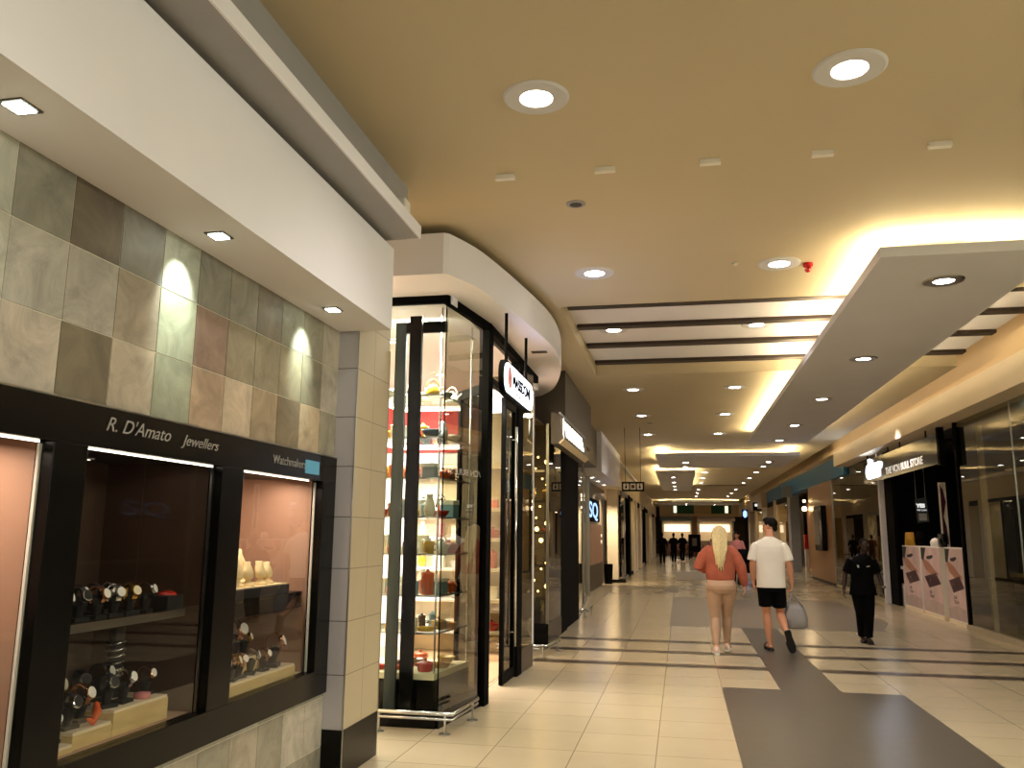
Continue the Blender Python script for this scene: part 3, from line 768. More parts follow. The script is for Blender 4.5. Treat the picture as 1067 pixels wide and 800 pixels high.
def good(kind, col, s, loc, rz, label, group):
    key = (kind, col, round(s, 2))
    if key in CACHE:
        return dup(CACHE[key], loc, rz, label, group)
    if kind == 'gift_box':
        t = thing(kind, label, 'box', loc, rz, group)
        b = MB(); b.box(-0.06 * s, 0.06 * s, -0.045 * s, 0.045 * s, 0, 0.13 * s); b.build('carton', M['card_' + col], t, bevel=0.002)
        b = MB(); b.box(-0.062 * s, 0.062 * s, -0.047 * s, 0.047 * s, 0.10 * s, 0.133 * s); b.build('lid', M['card_white' if col != 'white' else 'card_cream'], t, bevel=0.002)
    else:
        t = thing(kind, label, kind.replace('_', ' '), loc, rz, group)
        b = MB(); PROF[kind](b, s); b.build('body', M['glaze_' + col], t, smooth=True)
        if kind in ('mug', 'kettle', 'pot'):
            b = MB()
            if kind == 'mug': handle_ring(b, 0.052 * s, 0.048 * s, 0.022 * s, 0.006 * s)
            elif kind == 'kettle':
                b.tube([(0.07 * s * math.cos(PI * k / 10), 0, 0.11 * s + 0.09 * s * math.sin(PI * k / 10)) for k in range(11)], 0.007 * s, 6)
                b.limb([(0.06 * s, 0, 0.05 * s), (0.12 * s, 0, 0.11 * s)], [0.018 * s, 0.009 * s], 8)
            else: handle_ring(b, 0.108 * s, 0.075 * s, 0.017 * s, 0.006 * s); handle_ring(b, -0.108 * s, 0.075 * s, 0.017 * s, 0.006 * s)
            b.build('handle', M['glaze_' + col], t, smooth=True)
    CACHE[key] = t
    return t
ROWS = {
    0: [('dish', 'red', 0.62), ('dish', 'orange', 0.6), ('pot', 'red', 0.7), ('dish', 'mustard', 0.7), ('bowl', 'brown', 0.8), ('dish', 'brown', 0.6), ('bowl', 'yellow', 0.9), ('pot', 'orange', 0.7)],
    1: [('bowl', 'white', 0.8), ('plate_stack', 'white', 0.75), ('dish', 'yellow', 0.6), ('pot', 'mustard', 0.7), ('bowl', 'cream', 0.8), ('plate_stack', 'cream', 0.7), ('dish', 'mustard', 0.65), ('mug', 'white', 1.0)],
    2: [('gift_box', 'white', 1.0), ('kettle', 'white', 0.8), ('canister', 'orange', 1.0), ('gift_box', 'blue', 1.0), ('mug', 'blue', 1.0), ('gift_box', 'cream', 1.1), ('pot', 'orange', 0.8), ('vase', 'white', 0.9)],
    3: [('gift_box', 'cream', 1.2), ('mug', 'brown', 1.1), ('mug', 'mustard', 1.2), ('kettle', 'white', 0.8), ('gift_box', 'white', 1.2), ('bowl', 'white', 0.8), ('pot', 'red', 0.8), ('gift_box', 'grey', 1.0)],
    4: [('bowl', 'orange', 0.9), ('gift_box', 'white', 1.2), ('vase', 'cream', 0.9), ('bowl', 'red', 0.8), ('canister', 'white', 0.9), ('dish', 'red', 0.6), ('gift_box', 'blue', 1.2), ('bowl', 'brown', 0.9)],
    5: [('mug', 'mustard', 1.2), ('mug', 'orange', 1.3), ('gift_box', 'grey', 1.0), ('pot', 'orange', 0.75), ('canister', 'white', 0.9), ('gift_box', 'mustard', 1.0), ('mug', 'brown', 1.2), ('canister', 'grey', 0.9)],
    6: [('bowl', 'yellow', 0.95), ('gift_box', 'white', 0.9), ('bowl', 'slate', 1.0), ('vase', 'grey', 0.8), ('canister', 'yellow', 0.8), ('gift_box', 'grey', 0.9), ('bowl', 'white', 1.0), ('vase', 'cream', 0.8)],
    7: [('bowl', 'white', 1.0), ('vase', 'black', 0.8), ('kettle', 'yellow', 0.8), ('bowl', 'grey', 0.9), ('plate_stack', 'cream', 0.75), ('bowl', 'cream', 0.9), ('kettle', 'white', 0.8), ('vase', 'slate', 0.8)],
}
for r, items in ROWS.items():
    z = SZ[r] if r else 0.41
    n = len(items)
    spots = [(-2.63, 7.25), (-2.40, 7.26), (-2.19, 7.22), (-2.14, 7.43), (-2.36, 7.50), (-2.56, 7.52), (-2.13, 7.66), (-2.40, 7.74)]
    for i, (kind, col, s) in enumerate(items):
        x, y = spots[i]
        good(kind, col, s, (x, y, z + 0.0008), R.uniform(-0.4, 0.4), f'{col} {kind.replace("_", " ")} on the {ORD[r]} level from the bottom of the glass corner shelves', 'homeware on the glass corner shelves')

SMALL = [('orange', 'canister'), ('white', 'mug'), ('red', 'mug'), ('cream', 'canister'), ('yellow', 'mug'), ('brown', 'canister'), ('blue', 'canister'), ('pink', 'mug')]
for r in range(1, 7):
    for i, (x, y) in enumerate(((-2.29, 7.16), (-2.52, 7.15), (-2.28, 7.37), (-2.25, 7.60), (-2.25, 7.79))):
        col, kind = SMALL[(r * 3 + i) % 8]
        good(kind, col, 0.62, (x, y, SZ[r] + 0.0008), 2.2, f'small {col} {kind} among larger goods on the {ORD[r]} level of the glass corner shelves', 'homeware on the glass corner shelves')

# white shelf units along the back wall of the shop
def unit(x0, x1, y0, y1, zs, label, goods, grp):
    t = thing('shelf_unit', label, 'shelf unit', ((x0 + x1) / 2, (y0 + y1) / 2, 0.004), world=True)
    b = MB(); b.box(x0, x0 + 0.03, y0, y1, 0.004, 2.55); b.build('side_panel', M['white_paint'], t)
    b = MB(); b.box(x1 - 0.03, x1, y0, y1, 0.004, 2.55); b.build('side_panel', M['white_paint'], t)
    b = MB(); b.box(x0, x1, y1 - 0.02, y1, 0.004, 2.55); b.build('back_panel', M['cream_top'], t)
    for z in zs:
        b = MB(); b.box(x0 + 0.03, x1 - 0.03, y0, y1 - 0.02, z - 0.03, z); b.build('shelf', M['white_paint'], t)
    for z in zs[1:]:
        b = MB(); b.box(x0 + 0.05, x1 - 0.05, y0 + 0.03, y0 + 0.05, z - 0.045, z - 0.031); b.build('light_bar', M['led_soft'], t)
    w = (x1 - x0 - 0.2)
    for r, z in enumerate(zs[:-1]):
        n = len(goods[r])
        for i, (kind, col, s) in enumerate(goods[r]):
            good(kind, col, s * 0.76, (x0 + 0.1 + w * (i + 0.5) / n, (y0 + y1) / 2, z + 0.0008), R.uniform(-0.3, 0.3), f'{col} {kind.replace("_", " ")} on the {ORD[r]} level of the {grp}', 'goods on the ' + grp)
    return t
unit(-3.75, -2.8, 11.12, 11.55, [0.3, 0.72, 1.12, 1.52, 1.92, 2.5], 'white shelf unit against the back wall of the homeware shop',
     [[('gift_box', 'black', 1.5), ('gift_box', 'brown', 1.4)], [('gift_box', 'cream', 1.6), ('bowl', 'black', 1.2), ('plate_stack', 'white', 1.0)], [('vase', 'yellow', 1.3), ('gift_box', 'cream', 1.7), ('pot', 'white', 1.1)],
      [('vase', 'cream', 1.3), ('canister', 'pink', 1.4), ('gift_box', 'white', 1.7)], [('pot', 'slate', 1.4), ('kettle', 'black', 1.2), ('pot', 'blue', 1.2)]], 'white back wall unit')
unit(-2.75, -2.06, 11.12, 11.55, [0.3, 0.72, 1.12, 1.52, 1.92, 2.5], 'narrow white shelf unit beside the shop doorway glass',
     [[('pot', 'red', 1.2), ('pot', 'orange', 1.2)], [('gift_box', 'white', 1.6), ('bowl', 'red', 1.3)], [('canister', 'orange', 1.5), ('canister', 'cream', 1.5)], [('pot', 'red', 1.3), ('mug', 'white', 1.4)], [('gift_box', 'orange', 1.5), ('vase', 'brown', 1.4)]], 'narrow white unit')

# oval lightbox sign on two rods
sg = thing('shop_sign', 'oval white lightbox sign hung from rods at the homeware shop', 'sign', (-1.6, 8.1, 2.95), world=True)
y0, y1, z0, z1 = 7.42, 8.95, 2.86, 3.20
cap = rounded(y0, y1, z0, z1, 0.165, 10)
b = MB(); b.prism(cap, -1.625, -1.575, 'x'); b.build('case', M['black_matt'], sg)
ins = rounded(y0 + 0.03, y1 - 0.03, z0 + 0.03, z1 - 0.03, 0.14, 10)
b = MB(); b.prism(ins, -1.575, -1.56, 'x'); b.build('lit_face', M['sign_white'], sg)
b = MB(); b.prism([(7.56, 2.98), (7.62, 2.93), (7.71, 2.95), (7.73, 3.06), (7.68, 3.14), (7.60, 3.15), (7.56, 3.08)], -1.56, -1.555, 'x'); b.build('logo', M['glaze_pink'], sg)
text('lettering', 'MASSDONI', 0.165, (-1.557, 7.78, 2.985), ON_LEFT, M['black_matt'], sg, 0.003, sx=1.15, offset=0.004)
text('lettering', 'home & gifts', 0.045, (-1.557, 7.95, 2.915), ON_LEFT, M['black_matt'], sg, 0.001)
for y in (7.65, 8.7):
    b = MB(); b.tube([(-1.60, y, 3.2), (-1.60, y, 3.67)], 0.016, 8); b.build('rod', M['black_matt'], sg)
lamp('sign_spill', 'AREA', (-1.54, 8.2, 3.03), 5, 'aebcff', 1.2, 0.2, target=(1, 0, 0.4), parent=sg)

# low chrome bumper rails
def rail(pts, label):
    t = thing('bumper_rail', label, 'rail', (*pts[0], 0), world=True)
    b = MB(); b.tube([(x, y, 0.155) for x, y in pts], 0.017, 10); b.build('bar', M['chrome'], t, smooth=True)
    b = MB(); b.tube([(x, y, 0.115) for x, y in pts], 0.011, 10); b.build('lower_bar', M['chrome'], t, smooth=True)
    for i, (x, y) in enumerate(pts):
        for f in ((0.15, 0.92) if i == 0 else (0.8,)) if i < len(pts) - 1 else ():
            px, py = x + (pts[i + 1][0] - x) * f, y + (pts[i + 1][1] - y) * f
            b = MB(); b.tube([(px, py, 0.006), (px, py, 0.15)], 0.009, 8); b.lathe([(0.045, 0.0005), (0.045, 0.007), (0.012, 0.012)], loc=(px, py, 0), seg=16)
            b.build('foot', M['steel'], t, smooth=False)
    return t
rail([(-2.55, 6.80), (-1.83, 6.80), (-1.79, 7.5)], 'chrome bumper rail round the glass corner of the homeware shop')
rail([(-2.4, 11.1), (-1.74, 11.1), (-1.70, 12.0)], 'chrome bumper rail in front of the fairy lit window')
rail([(-2.4, 16.55), (-1.80, 16.55), (-1.80, 17.35)], 'far chrome bumper rail beyond the black shop pillars')

# ------------------------------------------------------------------ second shop: fairy lit window, black pillars, angled sign
b = MB(); b.box(-3.6, -1.72, 12.75, 16.6, 3.22, 4.1); struct(b.build('wall_fascia', M['brown_grey']))
b = MB(); b.box(-2.2, -1.93, 13.75, 14.5, 0, 3.25); struct(b.build('wall_pier', M['black_matt']))
b = MB(); b.box(-2.25, -1.96, 14.62, 16.45, 0, 3.25); struct(b.build('wall_pier_2', M['black_matt']))
b = MB(); b.box(-6, -2.6, 22.0, 22.1, 0, 4.1); struct(b.build('wall_party_2', M['cream_paint']))
b = MB(); b.box(-4.6, -4.5, 11.7, 22.0, 0, 4.1); struct(b.build('wall_shop_rear', M['case_brown']))
b = MB(); b.box(-4.5, -2.0, 11.7, 22.0, 3.2, 3.22); struct(b.build('ceiling_shop_2', M['brown_grey']))
dw = thing('window_2', 'fairy lit display window between the homeware shop and the black pillars', None, (-2.2, 12.3, 0), world=True, kind='structure')
b = MB(); b.box(-2.6, -1.93, 12.40, 12.41, 0.3, 3.2); b.build('glass_pane', M['glass_tint'], dw)
b = MB(); b.box(-1.94, -1.93, 12.41, 13.74, 0.3, 3.2); b.build('glass_pane', M['glass_tint'], dw)
b = MB(); b.box(-2.62, -1.92, 12.38, 13.74, 0.0, 0.3); b.build('plinth', M['black_gloss'], dw)
b = MB(); b.box(-1.96, -1.92, 12.38, 12.42, 0.3, 3.22); b.build('post', M['steel'], dw)
b = MB(); b.box(-2.0, -1.96, 14.54, 14.58, 0.05, 3.2); b.build('glazing_bar', M['steel'], dw)
fl = thing('fairy_lights', 'string of warm fairy lights hanging in the display window', 'fairy lights', (-2.25, 12.7, 0.31), world=True)
pts = [(-2.17 + 0.16 * math.sin(i * 1.7), 12.86 + 0.1 * math.cos(i * 2.3), 0.72 + i * 0.085) for i in range(26)]
b = MB(); b.tube(pts, 0.004, 5); b.build('wire', M['black_matt'], fl)
for p in pts:
    b = MB(); b.ball(p, 0.016 if R.random() < 0.75 else 0.035, 8, 6); b.build('bulb', M['fairy'], fl, smooth=True)
pl = thing('potted_plant', 'small leafy green plant in a pot at the foot of the fairy lit window', 'plant', (-2.13, 12.62, 0.3005))
b = MB(); b.lathe([(0.06, 0), (0.085, 0.15), (0.09, 0.16), (0.075, 0.15), (0, 0.14)], cap=False); b.build('pot', M['glaze_brown'], pl, smooth=True)
b = MB()
for k in range(60):
    a, t, l = R.uniform(0, 2 * PI), R.uniform(0.2, 1.3), R.uniform(0.12, 0.3)
    d = Vector((math.cos(a) * math.sin(t), math.sin(a) * math.sin(t), math.cos(t))); n = Vector((-math.sin(a), math.cos(a), 0)) * 0.02
    p = Vector((0, 0, 0.15))
    b.quad(p, p + d * l * 0.5 + n, p + d * l, p + d * l * 0.5 - n)
b.build('foliage', M['glaze_green'], pl)
lamp('window_lamp', 'AREA', (-2.3, 12.9, 3.1), 60, 'ffdcae', 0.5, 0.5)
lamp('shop_lamp', 'AREA', (-3.2, 15.2, 3.1), 35, 'ffd9a8', 1.2, 2.5)
# stand of framed ornaments behind that window
rk = thing('display_rack', 'dark wire rack of ornaments behind the fairy lit window', 'rack', (-2.3, 13.2, 0), world=True)
for x in (-2.62, -2.0):
    b = MB(); b.tube([(x, 13.42, 0), (x, 13.42, 2.4)], 0.012, 6); b.build('upright', M['black_matt'], rk)
for z in (0.6, 1.1, 1.6, 2.1):
    b = MB(); b.box(-2.62, -1.99, 13.05, 13.4, z - 0.02, z); b.build('shelf', M['black_matt'], rk)
for r, z in enumerate((0.6, 1.1, 1.6, 2.1)):
    for i in range(3):
        k, c = R.choice([('vase', 'cream'), ('vase', 'brown'), ('bowl', 'orange'), ('canister', 'yellow'), ('vase', 'grey')])
        good(k, c, 0.85, (-2.46 + i * 0.18, 13.2, z + 0.0008), 0, f'{c} {k}, {ORD[i]} along the {ORD[r]} level of the dark wire rack', 'ornaments on the wire rack')

s2 = thing('shop_sign', 'angled dark box sign with glowing white letters above the black pillars', 'sign', (-1.7, 12.8, 2.8), world=True)
b = MB()
prof = [(-1.72, 2.80), (-1.60, 2.80), (-1.545, 2.86), (-1.60, 3.20), (-1.72, 3.24)]
b.loft([[Vector((x, 11.3, z)) for x, z in prof], [Vector((x, 14.4, z)) for x, z in prof]]); b.build('case', M['brown_grey'], s2)
b = MB(); b.prism([(-1.60, 2.795), (-1.53, 2.86), (-1.545, 2.87), (-1.61, 2.81)], 11.28, 14.42, 'y'); b.build('lower_trim', M['cream_top'], s2)
b = MB(); b.prism([(-1.612, 3.21), (-1.592, 3.21), (-1.592, 3.235), (-1.612, 3.235)], 11.28, 14.42, 'y'); b.build('upper_trim', M['grey_paint'], s2)
tilt = math.atan2(0.055, 0.34)
b = MB(); b.box(-1.556, -1.548, 11.33, 11.36, 2.87, 3.15); b.build('end_strip', M['sign_letter'], s2)
text('lettering', 'HANARIAN', 0.30, (-1.556, 11.65, 2.935), (PI / 2 - tilt, 0, PI / 2), M['sign_letter'], s2, 0.012, sx=1.42, offset=0.012, spacing=0.95)

# ------------------------------------------------------------------ third shop: cream bulkhead, teller wall, bright pillar
w5 = thing('window_3', None, None, (-2.2, 19, 0), world=True, kind='structure')
b = MB(); slab(b, (-1.99, 16.46), (-2.42, 22.2), 0.006, 0.05, 3.2); b.build('glass_pane', M['glass_shop'], w5)
b = MB(); slab(b, (-1.99, 16.46), (-2.42, 22.2), 0.03, 0.0, 0.05); slab(b, (-2.20, 19.3), (-2.205, 19.37), 0.03, 0.05, 3.2); slab(b, (-2.40, 22.15), (-2.415, 22.3), 0.05, 0.0, 3.1); b.build('frame', M['steel'], w5)
lamp('shop_lamp', 'AREA', (-3.3, 19.2, 3.15), 60, 'ffe2b8', 1.2, 3.0)
b = MB(); b.box(-4, -1.88, 20.6, 27.2, 3.1, 4.1); bk3 = struct(b.build('wall_bulkhead_2', M['white_paint']))
b = MB(); b.box(-4, -2.0, 16.6, 20.6, 3.22, 4.1); struct(b.build('wall_fascia_2', M['brown_grey']))
for i, y in enumerate((22.55, 24.2, 26.1)):
    t = thing('bulkhead_downlight', f'{ORD[i]} of three round downlights under the cream bulkhead', 'downlight', (-2.31, y, 3.1), group='downlights under the cream bulkhead')
    b = MB(); b.lathe([(0.12, 0), (0.12, -0.01), (0.10, -0.014)], seg=20); b.build('ring', M['white_plastic'], t)
    b = MB(); b.lathe([(0.10, -0.012), (0, -0.016)], seg=20, cap=False); b.build('lamp', M['lens'], t)
    lamp('downlight_beam', 'SPOT', (-2.31, y, 3.07), 50, 'ffeccf', 0.06)
b = MB(); b.box(-2.75, -2.62, 22.1, 29.6, 0, 3.1); struct(b.build('wall_teller', M['grey_tile']))
tm = thing('cash_machine', 'beige wall panel machine below the blue lit letters', 'cash machine', (-2.57, 25.7, 0), world=True)
b = MB(); b.box(-2.618, -2.5, 23.9, 27.5, 0.72, 1.88); b.build('panel', M['tan_panel'], tm, bevel=0.01)
b = MB(); b.box(-2.618, -2.52, 23.9, 27.5, 0.004, 0.72); b.build('base', M['brown_grey'], tm)
for z in (1.35, 1.55):
    b = MB(); b.lathe([(0.05, 0), (0.05, 0.02), (0, 0.025)], M=Matrix.Rotation(PI / 2, 4, 'Y'), loc=(-2.5, 27.0, z)); b.build('button', M['led_soft'], tm)
s3 = thing('lit_sign', 'small dark box sign with blue white letters SQ', 'sign', (-2.56, 24.8, 2.0), world=True)
b = MB(); b.box(-2.618, -2.5, 23.1, 26.6, 1.96, 2.62); b.build('case', M['black_matt'], s3, bevel=0.02)
text('lettering', 'SQ', 0.62, (-2.497, 23.35, 2.07), ON_LEFT, M['sign_blue'], s3, 0.006, sx=3.3, offset=0.008)
b = MB(); b.box(-2.48, -2.12, 29.0, 29.5, 0.1, 3.1); c4 = struct(b.build('wall_pillar_2', M['cream_paint']))
b = MB(); b.box(-2.5, -1.86, 28.9, 29.55, 0, 0.1); b.build('baseboard', M['black_gloss'], c4)
lamp('pillar_wash', 'SPOT', (-2.25, 27.6, 3.05), 420, 'ffe6bd', 0.05, target=(-0.03, 0.55, -1), angle=1.5)
bn = MB(); bn.lathe([(0.13, 0), (0.15, 0.62), (0.155, 0.63), (0.13, 0.63), (0.12, 0.55), (0, 0.55)], cap=False)
bin_ = tag(bn.build('waste_bin', M['black_matt'], smooth=False), 'black waste bin standing against the grey tiled wall before the bright pillar', 'bin'); bin_.location = (-2.38, 28.2, 0)

# ------------------------------------------------------------------ row of shops further along the left side
b = MB(); b.box(-4, -2.02, 27.2, 72, 3.1, 4.1); struct(b.build('wall_upper_left', M['cream_paint']))
b = MB(); b.box(-2.02, -1.88, 27.2, 40, 3.88, 3.96); struct(b.build('trim_4', M['raft_paint']))
b = MB(); b.box(-6.5, -6.4, 22.1, 72, 0, 4.1); struct(b.build('wall_left_rear', M['brown_grey']))
y = 29.6; i = 3
seqL = [('glass', 3.4), ('pier_dark', 0.6), ('glass', 2.6), ('pier_cream', 1.0), ('dark', 1.2), ('pier_cream', 0.9), ('dark', 3.0), ('pier_cream', 1.0), ('glass', 4.0), ('pier_dark', 1.0), ('dark', 4.5), ('pier_cream', 1.2), ('glass', 4.0), ('pier_cream', 1.5), ('dark', 6.0), ('pier_cream', 1.5)]
for kind, w in seqL:
    if kind == 'glass':
        i += 1
        t = thing(f'window_{i}', None, None, (-2.05, y, 0), world=True, kind='structure')
        b = MB(); b.box(-2.06, -2.04, y, y + w, 0.1, 3.1); b.build('glass_pane', M['glass_shop'], t)
        b = MB(); b.box(-2.08, -2.0, y, y + w, 0, 0.1); b.box(-2.08, -2.0, y, y + w, 2.98, 3.1); b.box(-2.07, -2.02, y + w * 0.48, y + w * 0.52, 0, 3.1); b.build('frame', M['black_frame' if i % 2 else 'steel'], t)
        b = MB(); b.box(-3.6, -3.5, y, y + w, 0, 3.1); b.build('interior', M['cream_paint' if i % 2 else 'tan_panel'], t)
        lamp('shop_lamp', 'AREA', (-2.9, y + w / 2, 3.0), 16 * w, 'ffe6c6', 1.0, w * 0.8)
    elif kind == 'dark':
        i += 1
        t = thing(f'window_{i}', None, None, (-2.05, y, 0), world=True, kind='structure')
        b = MB(); b.box(-2.08, -2.0, y, y + 0.15, 0, 3.1); b.box(-2.08, -2.0, y, y + w, 2.9, 3.1); b.build('frame', M['black_matt'], t)
        b = MB(); b.box(-3.4, -3.3, y, y + w, 0, 3.1); b.build('interior', M['dark_brown'], t)
    else:
        b = MB(); b.box(-2.5, -1.96, y, y + w, 0, 3.1); struct(b.build(f'wall_pier_left', M['cream_paint' if 'cream' in kind else 'black_matt']))
    y += w
# hanging washroom sign
ws = thing('washroom_sign', 'small black hanging sign with three pale pictogram squares', 'sign', (-1.09, 20, 2.59), world=True)
b = MB(); b.box(-1.35, -0.83, 19.97, 20.03, 2.59, 2.81); b.build('board', M['black_matt'], ws)
for k, x in enumerate((-1.25, -1.09, -0.93)):
    b = MB(); b.box(x - 0.065, x + 0.065, 19.962, 19.97, 2.63, 2.77); f = b.build('square', M['card_cream'], ws)
    b = MB()
    if k == 1: b.box(x - 0.04, x + 0.04, 19.957, 19.962, 2.66, 2.74)
    else:
        b.lathe([(0.016, -0.003), (0.016, 0.003)], M=Matrix.Rotation(PI / 2, 4, 'X'), loc=(x, 19.958, 2.745), seg=10); b.prism([(x - 0.03, 2.66), (x + 0.03, 2.66), (x + 0.012, 2.725), (x - 0.012, 2.725)], 19.956, 19.962, 'y')
    b.build('pictogram', M['card_brown' if k == 1 else 'black_matt'], f)
for x in (-1.27, -0.91):
    b = MB(); b.tube([(x, 20, 2.81), (x, 20, 4.1)], 0.006, 6); b.build('rod', M['black_matt'], ws)
sb = MB(); sb.box(-0.05, 0.05, -0.06, 0.06, 0, 0.16); 
sb = tag(sb.build('wall_speaker', M['white_plastic'], bevel=0.008), 'small white box fixed high on the wall above the pillar', 'speaker'); sb.location = (-1.875, 5.3, 3.72)
# ------------------------------------------------------------------ right side: band, fascia and near glass front
b = MB(); b.box(4.55, 5.1, -13, 26.6, 3.65, 4.08); struct(b.build('wall_band_right', M['cream_paint']))
b = MB(); b.box(4.62, 5.1, -13, 78, 4.06, 4.65); struct(b.build('wall_upper_right', M['yellow_paint']))
b = MB(); b.box(4.86, 5.0, -13, 16.42, 0, 0.09); struct(b.build('trim_5', M['stone_edge']))
w = thing('window_20', 'tall near glass shopfront along the right side of the mall', None, (4.93, 10, 0), world=True, kind='structure')
ys = [-13, -7, -3, 1.0, 6.0, 8.6, 11.2, 13.8, 16.38]
for a, c in zip(ys, ys[1:]):
    b = MB(); b.box(4.925, 4.937, a + 0.006, c - 0.006, 0.09, 3.66); b.build('glass_pane', M['glass_shop'], w)
    b = MB(); b.box(4.92, 4.942, c - 0.007, c + 0.007, 0.09, 3.66); b.build('glazing_joint', M['steel'], w)
b = MB(); b.box(4.90, 4.99, 16.36, 16.46, 0, 3.66); b.build('post', M['black_matt'], w)
b = MB(); b.box(5.05, 5.12, 15.6, 15.72, 0.0, 3.5); b.build('inner_post', M['stone_edge'], w)
b = MB(); b.box(4.95, 9, 16.44, 16.6, 0, 4.6); struct(b.build('wall_party_right', M['dark_brown']))
b = MB(); b.box(4.96, 9, -13, 16.42, 3.66, 3.7); struct(b.build('ceiling_right', M['brown_grey']))
b = MB(); b.box(7.6, 7.7, -13, 16.4, 0, 3.7); struct(b.build('wall_right_rear', M['brown_grey']))
lamp('shop_lamp', 'AREA', (6.4, 13.2, 3.6), 12, 'ffdcae', 1.5, 3.0)
for i, y in enumerate((12.3, 15.0)):
    t = thing('track_light', ('near', 'far')[i] + ' white track spot behind the right glass front', 'track light', (5.6, y, 3.66))
    b = MB(); b.tube([(0, 0, 0), (0, 0, -0.12)], 0.012, 6); b.build('stem', M['white_plastic'], t)
    b = MB(); b.limb([(-0.02, -0.08, -0.16), (0.0, 0.1, -0.12)], [0.045, 0.045], 12); b.build('head', M['white_plastic'], t, smooth=True)
    b = MB(); b.ball((-0.022, -0.115, -0.168), 0.038, 10, 6); b.build('lamp', M['lens_cool'], t, smooth=True)
# dim shop fittings behind the near glass
cb = thing('display_counter', 'dim shop counter behind the right glass front', 'counter', (6.0, 14.8, 0), world=True)
b = MB(); b.box(5.5, 6.3, 13.6, 15.9, 0, 0.95); b.build('body', M['brown_grey'], cb)
b = MB(); b.box(5.46, 6.34, 13.56, 15.94, 0.95, 1.0); b.build('counter_top', M['stone_edge'], cb)
fr = thing('folding_screen', 'dim tall frame of three panels standing inside the right shop', 'screen', (6.9, 13.5, 0), world=True)
for k in range(3):
    y0 = 12.4 + k * 0.95
    b = MB(); b.box(6.9, 6.95, y0, y0 + 0.08, 0, 2.4); b.box(6.9, 6.95, y0 + 0.82, y0 + 0.9, 0, 2.4); b.box(6.9, 6.95, y0, y0 + 0.9, 2.3, 2.4); b.build('frame', M['dark_brown'], fr)
    b = MB(); b.box(6.92, 6.93, y0 + 0.08, y0 + 0.82, 0, 2.3); b.build('panel', M['stone_edge'], fr)

# ------------------------------------------------------------------ phone shop: dark opening with hung glass sign
b = MB(); b.box(5.34, 5.75, 16.6, 17.75, 0, 3.66); struct(b.build('wall_pier_right', M['brown_grey']))
b = MB(); b.box(7.4, 7.5, 16.6, 22.6, 0, 4.0); struct(b.build('wall_shop_right', M['black_matt']))
b = MB(); b.box(4.95, 7.5, 16.6, 22.4, 3.66, 3.72); struct(b.build('ceiling_right_2', M['dark_brown']))
b = MB(); b.box(4.95, 7.5, 22.42, 22.55, 0, 4.0); struct(b.build('wall_party_right_2', M['black_matt']))
b = MB(); b.box(4.86, 4.98, 22.36, 22.5, 0, 3.66); struct(b.build('trim_6', M['white_paint']))
b = MB(); b.box(4.98, 5.06, 21.6, 22.36, 0, 3.66); struct(b.build('trim_7', M['black_matt']))
sg = thing('hanging_sign', 'dark glass sign panel hung over the phone shop entrance', 'sign', (4.75, 20, 2.94), world=True)
b = MB(); b.box(4.74, 4.755, 16.75, 23.4, 2.94, 3.52); b.build('glass_panel', M['sign_pane'], sg)
b = MB(); b.box(4.70, 4.80, 16.62, 16.76, 2.90, 3.60); b.build('end_post', M['black_matt'], sg)
b = MB(); b.tube([(4.75, 16.69, 3.35), (4.95, 16.45, 3.35)], 0.025, 8); b.build('bracket', M['black_matt'], sg)
for y in (17.6, 19.6, 20.7, 22.9):
    b = MB(); b.tube([(4.75, y, 3.5), (4.75, y, 3.66)], 0.016, 8); b.build('hanger', M['black_matt'], sg)
text('lettering', 'THE VCN BULL STORE', 0.22, (4.737, 21.0, 3.03), ON_RIGHT, M['pale_letter'], sg, 0.004, sx=1.42, offset=0.003)
lg = text('logo', 'dtor', 0.62, (4.725, 23.0, 3.07), ON_RIGHT, M['sign_glow'], sg, 0.012, sx=1.55, offset=0.035, spacing=0.9, label='glowing white logo letters')
lamp('sign_spill', 'AREA', (4.70, 22.0, 3.2), 6, 'dfe8ff', 1.4, 0.4, target=(-1, 0, -0.3), parent=sg)
